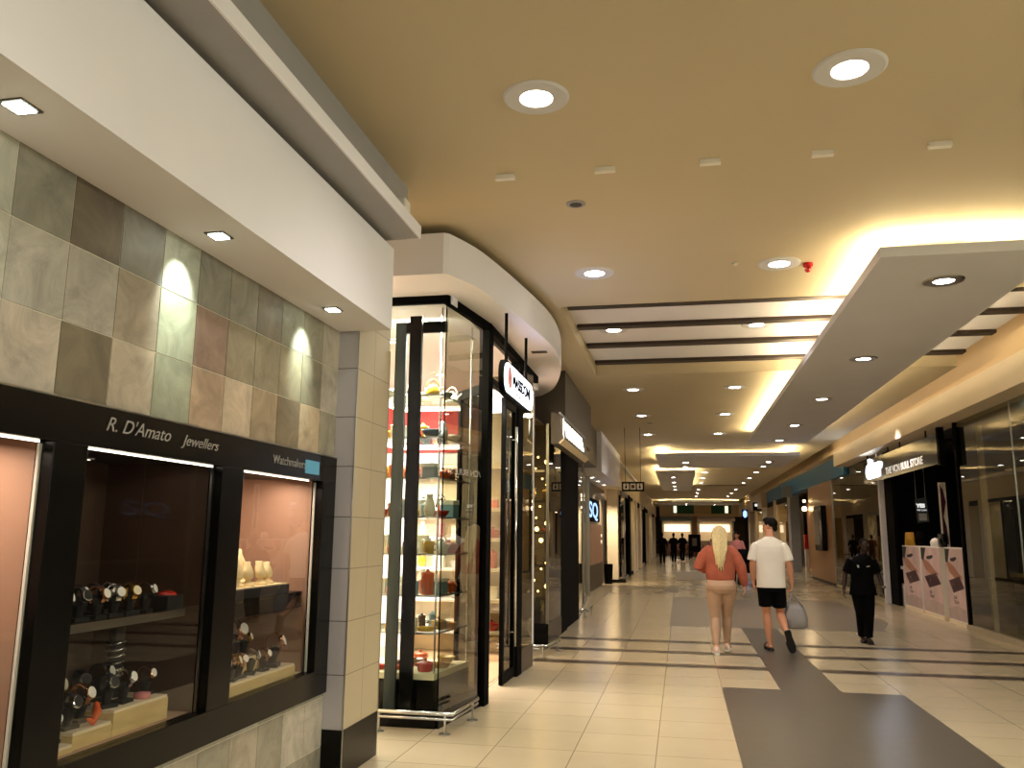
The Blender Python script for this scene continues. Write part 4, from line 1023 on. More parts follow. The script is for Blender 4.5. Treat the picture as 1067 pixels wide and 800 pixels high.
# counters with advertising panels
def poster(y0, y1, x, label, tower=False):
    t = thing('poster_counter', label, 'counter', (x, (y0 + y1) / 2, 0), world=True)
    b = MB(); b.box(x, x + 0.36, y0, y1, 0.0, 0.07); b.build('plinth', M['cream_top'], t)
    b = MB(); b.box(x + 0.01, x + 0.36, y0 + 0.01, y1 - 0.01, 0.07, 1.40); b.build('body', M['white_plastic'], t)
    b = MB(); b.box(x + 0.004, x + 0.01, y0 + 0.02, y1 - 0.02, 0.09, 1.38); p = b.build('poster', M['poster'], t)
    L = y1 - y0
    def at(u, v): return (y1 - 0.02 - u * (L - 0.04), 0.09 + v * 1.29)
    def patch(name, uv, m, d):
        b = MB(); b.prism([at(*q) for q in uv], x + 0.004 - d, x + 0.004, 'x'); b.build(name, m, p)
    patch('printed_sleeve', [(0.0, 1.0), (0.28, 1.0), (0.12, 0.78), (0.0, 0.82)], M['card_black'], 0.0006)
    patch('printed_bracelet', [(0.28, 0.86), (0.6, 0.89), (0.66, 0.86), (0.5, 0.82), (0.3, 0.82)], M['card_black'], 0.0008)
    patch('printed_arm', [(0.05, 0.78), (0.2, 0.82), (0.5, 0.74), (0.78, 0.62), (0.72, 0.56), (0.5, 0.58), (0.2, 0.66)], M['poster_skin'], 0.0006)
    patch('printed_finger', [(0.5, 0.70), (0.86, 0.62), (0.88, 0.585), (0.6, 0.62)], M['poster_skin'], 0.0010)
    patch('printed_card', [(0.12, 0.54), (0.74, 0.62), (0.96, 0.46), (0.34, 0.37)], M['poster_card'], 0.0012)
    b = MB(); c = at(0.42, 0.49); b.lathe([(0.035, -0.0016), (0.035, 0.0)], M=Matrix.Rotation(-PI / 2, 4, 'Y'), loc=(x + 0.0028, c[0], c[1]), seg=16); b.build('printed_disc', M['card_white'], p)
    q = at(0.34, 0.29)
    text('lettering', 'JOIN', 0.085, (x + 0.003, q[0], q[1]), ON_RIGHT, M['black_matt'], p, 0.0005)
    q = at(0.34, 0.225)
    text('lettering', 'TODAY', 0.085, (x + 0.003, q[0], q[1]), ON_RIGHT, M['black_matt'], p, 0.0005)
    patch('printed_fold', [(0.0, 0.14), (0.5, 0.2), (1.0, 0.16), (1.0, 0.0), (0.0, 0.0)], M['poster_grey'], 0.0006)
    return t
D('poster', 'c9afaa', 0.5, noise=0.22, nscale=2.2, stretch=(1, 1, 0.6))
D('poster_skin', 'a8735c', 0.5, noise=0.12, nscale=5)
D('poster_card', '3a1228', 0.4, noise=0.1)
D('poster_grey', 'b49f98', 0.5, noise=0.12, nscale=3)
poster(19.62, 21.05, 4.98, 'farthest of three counters with a pink advertising panel, beside the dark shop entrance')
poster(18.12, 19.50, 4.98, 'middle counter of three with a pink advertising panel showing a purple card')
poster(16.70, 17.78, 4.97, 'nearest counter with a pink advertising panel, beside the glass front')
cp = thing('counter', 'white display counter inside the dark phone shop', 'counter', (5.3, 21.7, 0), world=True)
b = MB(); b.box(5.08, 5.5, 21.25, 22.2, 0, 0.5); b.build('body', M['white_plastic'], cp)
b = MB(); b.box(5.06, 5.52, 21.2, 22.25, 0.85, 0.9); b.build('counter_top', M['white_plastic'], cp)
for xx in (5.15, 5.45):
    b = MB(); b.tube([(xx, 21.7, 0.5), (xx, 21.7, 0.85)], 0.02, 8); b.build('leg', M['steel'], cp)
def item(name, cat, label, loc, build):
    b = MB(); build(b); o = tag(b.build(name, build.m, smooth=True), label, cat); o.location = loc; return o
def f1(b): b.prism([(-0.14, 0), (0.14, 0), (0.05, 0.28), (-0.05, 0.30)], -0.08, 0.08, 'x')
f1.m = M['card_mustard']; item('display_wedge', 'display stand', 'orange wedge shaped phone stand on the farthest poster counter', (5.12, 20.85, 1.4005), f1)
def f2(b): b.lathe([(0, 0), (0.09, 0), (0.1, 0.1), (0.06, 0.16), (0, 0.18)], cap=False)
f2.m = M['white_plastic']; item('dome_display', 'display stand', 'small white domed display on the middle poster counter', (5.13, 18.9, 1.4005), f2)
def f3(b): b.ball((0, 0, 0.20), (0.1, 0.1, 0.13)); b.lathe([(0.08, 0), (0.07, 0.05), (0.05, 0.1)], seg=14)
f3.m = M['black_matt']; item('round_display', 'display stand', 'black rounded display on a stem behind the orange stand', (5.24, 20.45, 1.4005), f3)
def f4(b): b.box(-0.06, 0.06, -0.1, 0.1, 0, 0.26)
f4.m = M['black_gloss']; item('card_terminal', 'display stand', 'upright black display on the middle poster counter', (5.13, 18.4, 1.4005), f4)
wp = thing('hanging_notice', 'grey green notice with white letters hanging in the dark shop', 'poster', (5.46, 21, 1.9), world=True)
for xx in (5.36, 5.56):
    b = MB(); b.tube([(xx, 21.01, 2.45), (xx, 21.01, 3.66)], 0.004, 5); b.build('wire', M['steel'], wp)
b = MB(); b.prism([(5.36, 1.91), (5.61, 1.94), (5.58, 2.51), (5.32, 2.45)], 21.0, 21.02, 'y'); b.build('board', M['teal_dark'], wp)
text('lettering', 'YES', 0.115, (5.355, 20.997, 2.27), ON_FRONT, M['letter_bright'], wp, 0.002, sx=1.0, offset=0.006)
text('lettering', 'WE CAN', 0.052, (5.36, 20.997, 2.19), ON_FRONT, M['letter_bright'], wp, 0.002)
b = MB(); b.box(5.39, 5.56, 20.992, 20.998, 1.97, 2.13); b.build('panel', M['grey_paint'], wp)
vp = thing('photo_panel', 'tall narrow photo panel beside the brown pillar', 'poster', (5.26, 18.63, 1.401), world=True)
b = MB(); b.box(5.19, 5.33, 18.62, 18.65, 1.401, 2.70); b.build('board', M['white_plastic'], vp)
b = MB(); b.prism([(5.22, 1.45), (5.31, 1.45), (5.29, 1.8), (5.25, 2.0), (5.31, 2.3), (5.27, 2.55), (5.22, 2.65)], 18.615, 18.62, 'y'); b.build('print', M['poster_card'], vp)
lamp('shop_lamp', 'AREA', (6.2, 20.0, 3.6), 14, 'ffe6d0', 1.2, 2.5)
lamp('counter_lamp', 'SPOT', (4.2, 18.9, 4.0), 150, 'ffe0d4', 0.08, target=(0.3, 0, -1), angle=1.5)

# ------------------------------------------------------------------ second glass front, wood wall with screen kiosk, blue fascia
w2 = thing('window_21', 'glass shopfront between the phone shop and the wood wall', None, (4.93, 26, 0), world=True, kind='structure')
for a, c in ((22.5, 26.0), (26.0, 29.5)):
    b = MB(); b.box(4.925, 4.937, a + 0.01, c - 0.01, 0.08, 3.6); b.build('glass_pane', M['glass_shop'], w2)
b = MB(); b.box(4.9, 4.96, 22.5, 29.5, 0, 0.08); b.build('plinth', M['stone_edge'], w2)
b = MB(); b.box(4.9, 4.95, 29.35, 29.5, 0, 3.6); b.build('post', M['steel'], w2)
b = MB(); b.box(7.8, 7.9, 22.5, 29.5, 0, 3.6); struct(b.build('wall_shop_right_2', M['case_brown']))
b = MB(); b.box(4.95, 7.9, 22.55, 29.5, 3.6, 3.66); struct(b.build('ceiling_right_3', M['brown_grey']))
lamp('shop_lamp', 'AREA', (6.3, 26, 3.5), 45, 'ffdca0', 1.5, 4.0)
for i, (y, k) in enumerate(((23.6, 'card_green'), (25.2, 'card_mustard'), (26.6, 'card_green'), (28.2, 'card_brown'))):
    t = thing('clothes_rail', f'{ORD[i]} of four dim clothes rails behind the far right glass front', 'clothes rail', (6.0, y, 0), world=True)
    b = MB()
    for yy in (y - 0.45, y + 0.45): b.tube([(6.0, yy, 0), (6.0, yy, 1.6)], 0.015, 6)
    b.tube([(6.0, y - 0.45, 1.6), (6.0, y + 0.45, 1.6)], 0.015, 6); b.build('frame', M['steel'], t)
    for j in range(5):
        yy = y - 0.36 + j * 0.18
        b = MB(); b.loft([[Vector((6.0 + sx * wd, yy + sy * 0.05, z)) for sx, sy in ((-1, -1), (1, -1), (1, 1), (-1, 1))] for z, wd in ((0.75, 0.24), (1.3, 0.21), (1.5, 0.2), (1.58, 0.04))]); b.build('garment', M[k], t)
b = MB(); b.box(4.90, 5.2, 29.5, 34.6, 0.0, 3.45); struct(b.build('wall_wood', M['wood_panel']))
b = MB(); b.box(4.885, 5.2, 29.5, 34.6, 0.0, 0.08); struct(b.build('baseboard_right', M['dark_brown']))
ks = thing('wall_screen', 'black curved screen mounted on the wood wall', 'screen', (4.85, 31.6, 1.2), world=True)
b = MB(); b.prism(rounded(30.6, 32.2, 1.1, 2.65, 0.12, 5), 4.72, 4.90, 'x'); b.build('body', M['black_gloss'], ks)
b = MB(); b.prism(rounded(31.1, 32.1, 1.3, 2.5, 0.05, 4), 4.714, 4.72, 'x'); b.build('display', M['grey_paint'], ks)
b = MB(); b.box(4.84, 5.2, 26.7, 50, 3.44, 4.06); struct(b.build('wall_fascia_right', M['blue_fascia']))
hs = thing('projecting_sign', 'plain beige box sign projecting under the blue fascia', 'sign', (4.6, 40.5, 3.3), world=True)
b = MB(); b.box(4.45, 4.84, 38.9, 39.2, 3.3, 3.75); b.build('box', M['grey_paint'], hs)
b = MB(); b.box(4.44, 4.85, 38.89, 39.21, 3.74, 3.78); b.build('cap', M['steel'], hs)
b = MB(); b.box(4.95, 8, 34.6, 34.7, 0, 3.44); struct(b.build('wall_party_right_3', M['dark_brown']))
b = MB(); b.box(7, 7.1, 34.7, 40.5, 0, 3.44); struct(b.build('wall_shop_right_3', M['black_matt']))
tt = thing('totem', 'slim totem with a red and white panel at the corner of the wood wall', 'totem', (4.8, 34.9, 0), world=True)
b = MB(); b.box(4.72, 4.84, 34.75, 35.0, 0, 1.1); b.build('base', M['white_plastic'], tt)
b = MB(); b.box(4.73, 4.83, 34.77, 34.98, 1.1, 3.0); b.build('column', M['black_matt'], tt)
b = MB(); b.box(4.71, 4.85, 34.74, 35.02, 1.1, 1.65); b.build('red_panel', M['red_plastic'], tt)
for z in (2.65, 2.95):
    b = MB(); b.ball((4.76, 34.72, z), 0.09 if z < 2.8 else 0.05, 10, 7); b.build('lamp', M['fairy'], tt, smooth=True)
y = 40.5; i = 21
b = MB(); b.box(4.9, 5.3, 40.3, 41.3, 0, 3.44); struct(b.build('wall_pier_right_2', M['grey_paint']))
seqR = [('glass', 4.6, 41.3), ('pier', 1.0, 45.9), ('dark', 3.6, 46.9), ('pier', 3.0, 50.5), ('glass', 4.5, 53.5), ('pier', 1.2, 58), ('dark', 4.0, 59.2), ('pier', 1.5, 63.2), ('glass', 5, 64.7)]
for kind, wd, y in seqR:
    if kind == 'pier':
        b = MB(); b.box(4.85, 5.3, y, y + wd, 0, 3.44 if y < 49 else 4.06); struct(b.build('wall_pier_right_3', M['cream_paint']))
        continue
    i += 1
    t = thing(f'window_{i}', None, None, (4.93, y, 0), world=True, kind='structure')
    b = MB(); b.box(4.9, 5.0, y, y + 0.2, 0, 3.44); b.box(4.9, 5.0, y, y + wd, 3.2, 3.44); b.build('frame', M['black_frame'], t)
    if kind == 'glass':
        b = MB(); b.box(4.94, 4.95, y, y + wd, 0.05, 3.2); b.build('glass_pane', M['glass_shop'], t)
    b = MB(); b.box(6.4, 6.5, y, y + wd, 0, 3.44); b.build('interior', M['tan_panel' if kind == 'glass' else 'dark_brown'], t)
    if kind == 'glass': lamp('shop_lamp', 'AREA', (5.7, y + wd / 2, 3.3), 12 * wd, 'ffd8a4', 1.0, wd * 0.8)
b = MB(); b.box(4.55, 4.85, 50.4, 69.7, 3.2, 4.06); struct(b.build('wall_band_right_2', M['cream_paint']))
def far_sign(label, x0, x1, y0, z0, z1, m, lit=None):
    t = thing('projecting_sign', label, 'sign', ((x0 + x1) / 2, y0, z0), world=True)
    b = MB(); b.box(x0, x1, y0, y0 + 0.15, z0, z1); b.build('box', m, t)
    if lit:
        b = MB(); b.prism(rounded(x0 + 0.06, x1 - 0.06, z0 + 0.06, z1 - 0.06, min(x1 - x0, z1 - z0) * 0.4, 5), y0 - 0.02, y0, 'y'); b.build('lit_face', lit, t)
    else:
        b = MB(); b.box(x0 + 0.1, x1 - 0.1, y0 - 0.01, y0, z0 + 0.25, z0 + 0.4); b.build('lettering_strip', M['letter_bright'], t)
far_sign('small black projecting sign under the far cream band', 4.3, 4.8, 53, 3.1, 3.6, M['black_matt'])
far_sign('black projecting sign with a blue white oval light', 3.98, 4.36, 58, 2.72, 3.3, M['black_matt'], M['sign_blue'])
for y in (9.5, 14.5, 19.5, 24.5):  # unseen strip lamps added above the slab edge to lift band and wall
    lamp('void_fill_lamp', 'AREA', (4.13, y, 4.52), 9, 'ffe9c4', 0.06, 4.8, target=(0.55, 0, -1)).rotation_euler = (Matrix.Rotation(-0.5, 3, 'Y')).to_euler()
# unseen shop opposite the jeweller, with strong lamps added to light the soffit
b = MB(); b.box(6.9, 7.0, -12.9, 8.0, 0, 3.66); struct(b.build('wall_shop_opposite', M['brown_grey']))
for y in (-8.0, -4.0, -0.5, 2.5, 5.0):
    lamp('shop_lamp', 'AREA', (6.0, y, 3.6), 560, 'eef0ff', 1.2, 2.4, target=(-0.75, 0, -1))
# ------------------------------------------------------------------ people
def V(*a): return Vector(a)
def mix(a, b, t): return a + (b - a) * t
def hand(b, wrist, d, n, thumb_side, s=1.0, curl=0.5, spread=1.0):
    """palm and five separate fingers: d points from the wrist to the finger tips, n out of the palm, thumb_side across the palm towards the thumb"""
    d = d.normalized(); n = (n - d * n.dot(d)).normalized(); w = d.cross(n)
    if w.dot(thumb_side) < 0: w = -w
    ring = []
    for t, hw, th in ((-0.012, 0.024, 0.019), (0.02, 0.034, 0.017), (0.06, 0.041, 0.014), (0.09, 0.041, 0.011)):
        c = wrist + d * t * s
        ring.append([c + w * hw * s * math.cos(2 * PI * k / 12) + n * th * s * math.sin(2 * PI * k / 12) for k in range(12)])
    b.loft(ring)
    ax = w
    for i, (off, L) in enumerate(((0.031, 0.072), (0.0105, 0.08), (-0.0105, 0.075), (-0.031, 0.058))):
        p = wrist + d * 0.083 * s + w * off * s
        dirn = (d + w * off * 2.2 * spread).normalized()
        pts = [p - dirn * 0.015 * s, p]
        for k, f in enumerate((0.45, 0.32, 0.23)):
            q = Quaternion(ax, 0)
            ang = curl * (0.5, 0.95, 0.8)[k] * (1 + 0.12 * i)
            # rotate towards the palm side
            dirn = (dirn * math.cos(ang) + n * math.sin(ang)).normalized(); n2 = (n * math.cos(ang) - d * math.sin(ang)); 
            p = p + dirn * L * f * s; pts.append(p)
        b.limb(pts, [0.0092 * s, 0.0092 * s, 0.0085 * s, 0.008 * s, 0.007 * s], 8)
    p = wrist + d * 0.02 * s + w * 0.03 * s
    t1 = (w * 0.75 + d * 0.7 + n * 0.25).normalized(); t2 = (w * 0.25 + d * 0.9 + n * 0.4).normalized()
    b.limb([p - t1 * 0.01 * s, p + t1 * 0.036 * s, p + t1 * 0.036 * s + t2 * 0.03 * s, p + t1 * 0.036 * s + (t2 + n * 0.3).normalized() * 0.052 * s], [0.0125 * s, 0.0115 * s, 0.0095 * s, 0.008 * s], 8)
def head(b, c, s, yaw=0.0, pitch=0.0):
    """c: centre of the head; faces +y turned by yaw (positive = to the left)"""
    Mh = Matrix.Rotation(yaw, 3, 'Z') @ Matrix.Rotation(pitch, 3, 'X')
    def P(x, y, z): return c + Mh @ V(x * s, y * s, z * s)
    b.ball(P(0, -0.012, 0.025), (0.074 * s, 0.094 * s, 0.09 * s), 18, 12, Mh)
    b.ball(P(0, 0.022, -0.045), (0.058 * s, 0.068 * s, 0.075 * s), 16, 10, Mh)
    b.ball(P(0, 0.062, -0.092), (0.027 * s, 0.024 * s, 0.022 * s), 10, 8, Mh)
    b.limb([P(0, 0.083, 0.018), P(0, 0.102, -0.022), P(0, 0.098, -0.033)], [0.008 * s, 0.013 * s, 0.011 * s], 8)
    for q in (-1, 1):
        b.ball(P(q * 0.016, 0.086, -0.034), 0.008 * s, 8, 6)
        b.limb([P(q * 0.076, -0.008, 0.022), P(q * 0.082, -0.018, 0.0), P(q * 0.075, -0.004, -0.032)], [0.011 * s, 0.014 * s, 0.008 * s], 8)
        b.limb([P(q * 0.016, 0.083, 0.028), P(q * 0.045, 0.073, 0.027)], [0.007 * s, 0.006 * s], 8)
    b.limb([P(-0.018, 0.086, -0.062), P(0, 0.09, -0.061), P(0.018, 0.086, -0.062)], [0.005 * s, 0.0075 * s, 0.005 * s], 8)
    return P, Mh
def leg(b, hip, knee, ankle, s, fat=1.0):
    b.limb([hip, mix(hip, knee, 0.3), mix(hip, knee, 0.7), knee, mix(knee, ankle, 0.3), mix(knee, ankle, 0.65), ankle],
           [0.088 * s * fat, 0.084 * s * fat, 0.064 * s * fat, 0.053 * s * fat, 0.058 * s * fat, 0.045 * s * fat, 0.034 * s * fat], 14)
def foot(b, ankle, toe, s, up=None):
    d = (toe - ankle); heel = ankle - d.normalized() * 0.045 * s + (V(0, 0, -0.05 * s) if up is None else up * -0.05 * s)
    u = V(0, 0, 1) if up is None else up
    ball = toe - d.normalized() * 0.07 * s
    b.limb([heel + u * 0.012 * s, ankle + u * -0.03 * s, mix(ankle, ball, 0.55) + u * -0.008 * s, ball, toe], [0.03 * s, 0.036 * s, 0.034 * s, 0.036 * s, 0.024 * s], 12, flat=(1.15, 0.9))
def arm(b, sh, el, wr, s, fat=1.0):
    b.limb([sh, mix(sh, el, 0.45), el, mix(el, wr, 0.3), wr], [0.056 * s * fat, 0.047 * s * fat, 0.039 * s * fat, 0.04 * s * fat, 0.026 * s], 12)
def torso(b, zs, s, hipw, chestw, x0=0.0):
    hz, sz = zs
    h = sz - hz
    b.rings([(x0, 0, hz - 0.10 * s, hipw * 0.85, 0.095 * s), (x0, 0, hz, hipw, 0.115 * s), (x0, 0, hz + 0.3 * h, hipw * 0.88, 0.10 * s), (x0, 0.005, hz + 0.65 * h, chestw, 0.115 * s), (x0, 0, hz + 0.88 * h, chestw * 0.98, 0.10 * s), (x0, 0, sz, chestw * 0.62, 0.075 * s), (x0, 0, sz + 0.05 * s, 0.062 * s, 0.06 * s)], 22)
def eyes(root, P, s):
    for q in (-1, 1):
        b = MB(); b.ball(P(q * 0.030, 0.076, 0.012), 0.0105 * s, 10, 7); e = b.build('eye', M['eye_white'], root, smooth=True)
        b = MB(); b.ball(P(q * 0.030, 0.0835, 0.012), 0.0055 * s, 8, 6); b.build('iris', M['black_matt'], e, smooth=True)

# --- man in a white T-shirt, walking away
man = thing('person', 'man walking away in a white T-shirt and black shorts with a grey bag', 'person', (1.24, 12.75, 0))
s = 1.83 / 1.75
b = MB()
torso(b, (0.95, 1.50), s, 0.165, 0.185)
C = V(0.02, 0.035, 1.715)
P, Mh = head(b, C, s * 1.0, yaw=1.0, pitch=-0.05)
b.limb([V(0, -0.01, 1.50), V(0.01, 0.0, 1.56), V(0.018, 0.02, 1.65)], [0.068, 0.06, 0.056], 14)
Lk, La, Lt = V(-0.075, 0.05, 0.50), V(-0.05, -0.02, 0.085), V(-0.075, 0.19, 0.035)
Rk, Ra = V(0.115, 0.06, 0.50), V(0.15, -0.28, 0.265)
Rt = V(0.215, -0.24, 0.035); Rup = V(-0.2, 0.93, 0.25).normalized()
leg(b, V(-0.09, 0, 0.92), Lk, La, s); leg(b, V(0.09, 0, 0.92), Rk, Ra, s)
foot(b, La, Lt, s); foot(b, Ra, Rt, s, Rup)
arm(b, V(-0.160, -0.01, 1.435), V(-0.25, -0.03, 1.19), V(-0.238, 0.05, 0.945), s)
arm(b, V(0.160, -0.01, 1.435), V(0.26, -0.03, 1.19), V(0.285, 0.03, 0.935), s)
hand(b, V(-0.238, 0.05, 0.935), V(0.02, 0.12, -1), V(1, 0.1, 0), V(0, 1, 0), s, curl=0.75)
hand(b, V(0.285, 0.03, 0.925), V(0.02, 0.08, -1), V(-1, 0.1, 0), V(0, 1, 0), s, curl=1.25)
b.build('body', M['skin_fair'], man, voxel=0.0055, relax=2)
eyes(man, P, s)
b = MB()
b.rings([(0, 0, 0.86, 0.205, 0.135), (0, 0, 0.90, 0.20, 0.135), (0, 0, 1.05, 0.198, 0.128), (0, 0.005, 1.22, 0.208, 0.13), (0, 0.005, 1.36, 0.222, 0.135), (0, -0.002, 1.44, 0.222, 0.12), (0, -0.004, 1.49, 0.20, 0.105), (0, -0.006, 1.525, 0.15, 0.092), (0.0, -0.005, 1.555, 0.085, 0.075), (0, -0.003, 1.575, 0.072, 0.07)], 28)
for q in (-1, 1):
    b.limb([V(q * 0.165, -0.006, 1.452), V(q * 0.208, -0.012, 1.40), V(q * 0.24, -0.022, 1.31), V(q * 0.258, -0.027, 1.235)], [0.074, 0.071, 0.066, 0.066], 16, dome=False)
b.build('t_shirt', M['cotton_white'], man, voxel=0.008, relax=3)
b = MB()
b.rings([(0, 0, 0.80, 0.19, 0.125), (0, 0, 0.88, 0.188, 0.128), (0, 0, 0.95, 0.178, 0.122), (0, 0, 1.0, 0.172, 0.115)], 26)
b.limb([V(-0.092, 0, 0.90), mix(V(-0.092, 0, 0.92), Lk, 0.45), mix(V(-0.09, 0, 0.92), Lk, 0.73), mix(V(-0.09, 0, 0.92), Lk, 0.76)], [0.108, 0.104, 0.102, 0.10], 18, dome=False)
b.limb([V(0.092, 0, 0.90), mix(V(0.092, 0, 0.92), Rk, 0.45), mix(V(0.09, 0, 0.92), Rk, 0.76), mix(V(0.09, 0, 0.92), Rk, 0.79)], [0.108, 0.104, 0.102, 0.10], 18, dome=False)
b.build('shorts', M['cotton_black'], man, voxel=0.008, relax=3)
b = MB()
b.ball(P(0, -0.022, 0.043), (0.081 * s, 0.094 * s, 0.086 * s), 20, 12, Mh)
b.ball(P(0, 0.03, 0.095), (0.062 * s, 0.06 * s, 0.04 * s), 16, 10, Mh); b.ball(P(0, -0.075, -0.02), (0.055 * s, 0.03 * s, 0.05 * s), 14, 9, Mh)
b.build('hair', M['hair_dark'], man, voxel=0.007, relax=1)
def slide(root, ankle, toe, up, s, m):
    d = (toe - ankle); d = (d - up * d.dot(up)).normalized(); side = d.cross(up)
    base = ankle - up * 0.085 * s
    ring = []
    out = [(-0.07, 0.030), (-0.045, 0.041), (0.03, 0.039), (0.10, 0.047), (0.16, 0.052), (0.21, 0.042), (0.235, 0.02)]
    poly = [(t, w) for t, w in out] + [(t, -w) for t, w in reversed(out)]
    lo = [base + d * t * s + side * w * s for t, w in poly]; hi = [p + up * 0.028 * s for p in lo]
    b = MB(); b.loft([lo, hi]); o = b.build('sandal', m, root, bevel=0.006)
    b = MB(); c = base + d * 0.13 * s + up * 0.028 * s
    def arch(k, dx): a = PI * k / 10; return c + d * dx + side * 0.053 * s * math.cos(a) + up * 0.055 * s * math.sin(a)
    for k in range(10):
        b.loft([[arch(k, -0.035), arch(k, 0.035), arch(k, 0.035) + up * 0.008, arch(k, -0.035) + up * 0.008], [arch(k + 1, -0.035), arch(k + 1, 0.035), arch(k + 1, 0.035) + up * 0.008, arch(k + 1, -0.035) + up * 0.008]])
    b.build('strap', m, o)
slide(man, La + V(0, 0, 0.002), Lt, V(0, 0, 1), s, M['rubber_black'])
slide(man, Ra, Rt, Rup, s * 1.05, M['rubber_black'])
# his carrier bag
bag = thing('carrier_bag', 'grey carrier bag hanging from the right hand of the man in white', 'bag', (1.24, 12.75, 0.30))
b = MB()
def ring_b(z, cx, cy, rx, ry, wob): return [V(cx + rx * math.copysign(abs(math.cos(2 * PI * k / 28)) ** 0.6, math.cos(2 * PI * k / 28)) * (1 + wob * math.sin(5 * k)), cy + ry * math.copysign(abs(math.sin(2 * PI * k / 28)) ** 0.6, math.sin(2 * PI * k / 28)), z) for k in range(28)]
b.loft([ring_b(0.0, 0.325, 0.06, 0.12, 0.075, 0.02), ring_b(0.02, 0.325, 0.06, 0.15, 0.09, 0.03), ring_b(0.14, 0.325, 0.06, 0.16, 0.095, 0.03), ring_b(0.26, 0.32, 0.06, 0.13, 0.07, 0.06), ring_b(0.33, 0.315, 0.06, 0.10, 0.035, 0.08)])
b.build('body', M['bag_grey'], bag, smooth=True)
for q in (-1, 1):
    b = MB(); b.limb([V(0.21, 0.06 + q * 0.03, 0.32), V(0.262, 0.055 + q * 0.018, 0.42), V(0.295, 0.05 + q * 0.006, 0.525), V(0.345, 0.055 + q * 0.018, 0.42), V(0.41, 0.06 + q * 0.03, 0.32)], [0.035, 0.024, 0.012, 0.024, 0.035], 8, flat=(0.35, 1.1)); b.build('handle', M['bag_grey'], bag, smooth=True)

# --- woman with long blond hair, walking away
woman = thing('person', 'woman walking away with long blond hair, rust red sweater and tan leggings', 'person', (0.515, 12.16, 0))
s = 1.71 / 1.75
b = MB()
torso(b, (0.93, 1.40), s, 0.175, 0.165)
C = V(0.0, 0.03, 1.60)
P, Mh = head(b, C, s * 0.98, yaw=-0.15, pitch=-0.1)
b.limb([V(0, -0.01, 1.40), V(0, 0.0, 1.46), V(0, 0.018, 1.54)], [0.058, 0.052, 0.05], 14)
Lk, La, Lt = V(-0.085, 0.03, 0.47), V(-0.085, -0.06, 0.085), V(-0.10, 0.15, 0.03)
Rk, Ra, Rt = V(0.075, 0.16, 0.49), V(0.07, 0.22, 0.10), V(0.10, 0.41, 0.055)
leg(b, V(-0.092, 0, 0.90), Lk, La, s, 1.15); leg(b, V(0.092, 0, 0.90), Rk, Ra, s, 1.15)
foot(b, La, Lt, s * 0.95); foot(b, Ra, Rt, s * 0.95)
LE, LW = V(-0.285, 0.0, 1.15), V(-0.15, 0.20, 1.10)
RE, RW = V(0.275, -0.02, 1.16), V(0.318, 0.03, 0.925)
arm(b, V(-0.16, 0, 1.385), LE, LW, s); arm(b, V(0.16, 0, 1.385), RE, RW, s)
hand(b, LW, V(0.75, 0.6, -0.1), V(-0.3, 0.4, 0.8), V(0, 0.2, 1), s * 0.93, curl=0.8)
hand(b, RW, V(0.1, 0.1, -1), V(-1, 0.1, 0), V(0, 1, 0), s * 0.93, curl=0.45)
b.build('body', M['skin_pale'], woman, voxel=0.0055, relax=2)
eyes(woman, P, s)
b = MB()
b.rings([(0, 0, 0.975, 0.178, 0.135), (0, 0, 1.0, 0.195, 0.15), (0, 0, 1.06, 0.20, 0.152), (0, 0, 1.2, 0.198, 0.142), (0, 0, 1.30, 0.205, 0.138), (0, -0.002, 1.37, 0.195, 0.12), (0, -0.004, 1.43, 0.14, 0.095), (0, -0.002, 1.475, 0.08, 0.07), (0, 0, 1.50, 0.062, 0.06)], 28)
b.limb([V(-0.15, 0, 1.37), V(-0.225, 0, 1.29), LE + V(-0.005, 0, 0.01), mix(LE, LW, 0.5), LW], [0.08, 0.082, 0.078, 0.066, 0.045], 16)
b.limb([V(0.15, 0, 1.37), V(0.215, -0.005, 1.29), RE, mix(RE, RW, 0.55), RW + V(0, 0, 0.02), RW], [0.08, 0.08, 0.074, 0.066, 0.052, 0.04], 16)
b.build('sweater', M['knit_rust'], woman, voxel=0.008, relax=3)
b = MB()
b.rings([(0, 0.0, 0.80, 0.165, 0.12), (0, -0.012, 0.86, 0.205, 0.148), (0, -0.014, 0.91, 0.208, 0.152), (0, -0.005, 0.98, 0.185, 0.132), (0, 0, 1.03, 0.168, 0.118)], 26)
for h, k, a in ((V(-0.098, 0, 0.89), Lk, La), (V(0.098, 0, 0.89), Rk, Ra)):
    b.limb([h, mix(h, k, 0.3), mix(h, k, 0.7), k, mix(k, a, 0.32), mix(k, a, 0.68), mix(k, a, 0.93)], [0.108, 0.107, 0.086, 0.067, 0.07, 0.054, 0.043], 18, dome=False)
b.build('leggings', M['legging_tan'], woman, voxel=0.008, relax=2)
b = MB()
b.ball(P(0, -0.015, 0.035), (0.082, 0.102, 0.09), 20, 12, Mh)
for i, (x, zt) in enumerate([(-0.085, 1.30), (-0.068, 1.18), (-0.05, 1.24), (-0.035, 1.12), (-0.018, 1.16), (0.0, 1.10), (0.018, 1.17), (0.036, 1.11), (0.052, 1.20), (0.07, 1.24), (0.088, 1.32)]):
    y0 = -0.085 + 0.35 * abs(x)
    b.limb([V(x * 0.75, y0 + 0.02, 1.67), V(x * 0.95, y0 - 0.01, 1.56), V(x * 0.92, y0 - 0.055, 1.42), V(x * 0.9, y0 - 0.085, mix(1.42, zt, 0.5)), V(x * 0.85, y0 - 0.085, zt + 0.02), V(x * 0.82, y0 - 0.082, zt)], [0.02, 0.026, 0.02, 0.014, 0.009, 0.004], 8)
for q in (-1, 1):
    b.limb([P(q * 0.07, 0.03, 0.07), P(q * 0.088, 0.01, -0.02), P(q * 0.08, -0.01, -0.13)], [0.025, 0.028, 0.018], 10)
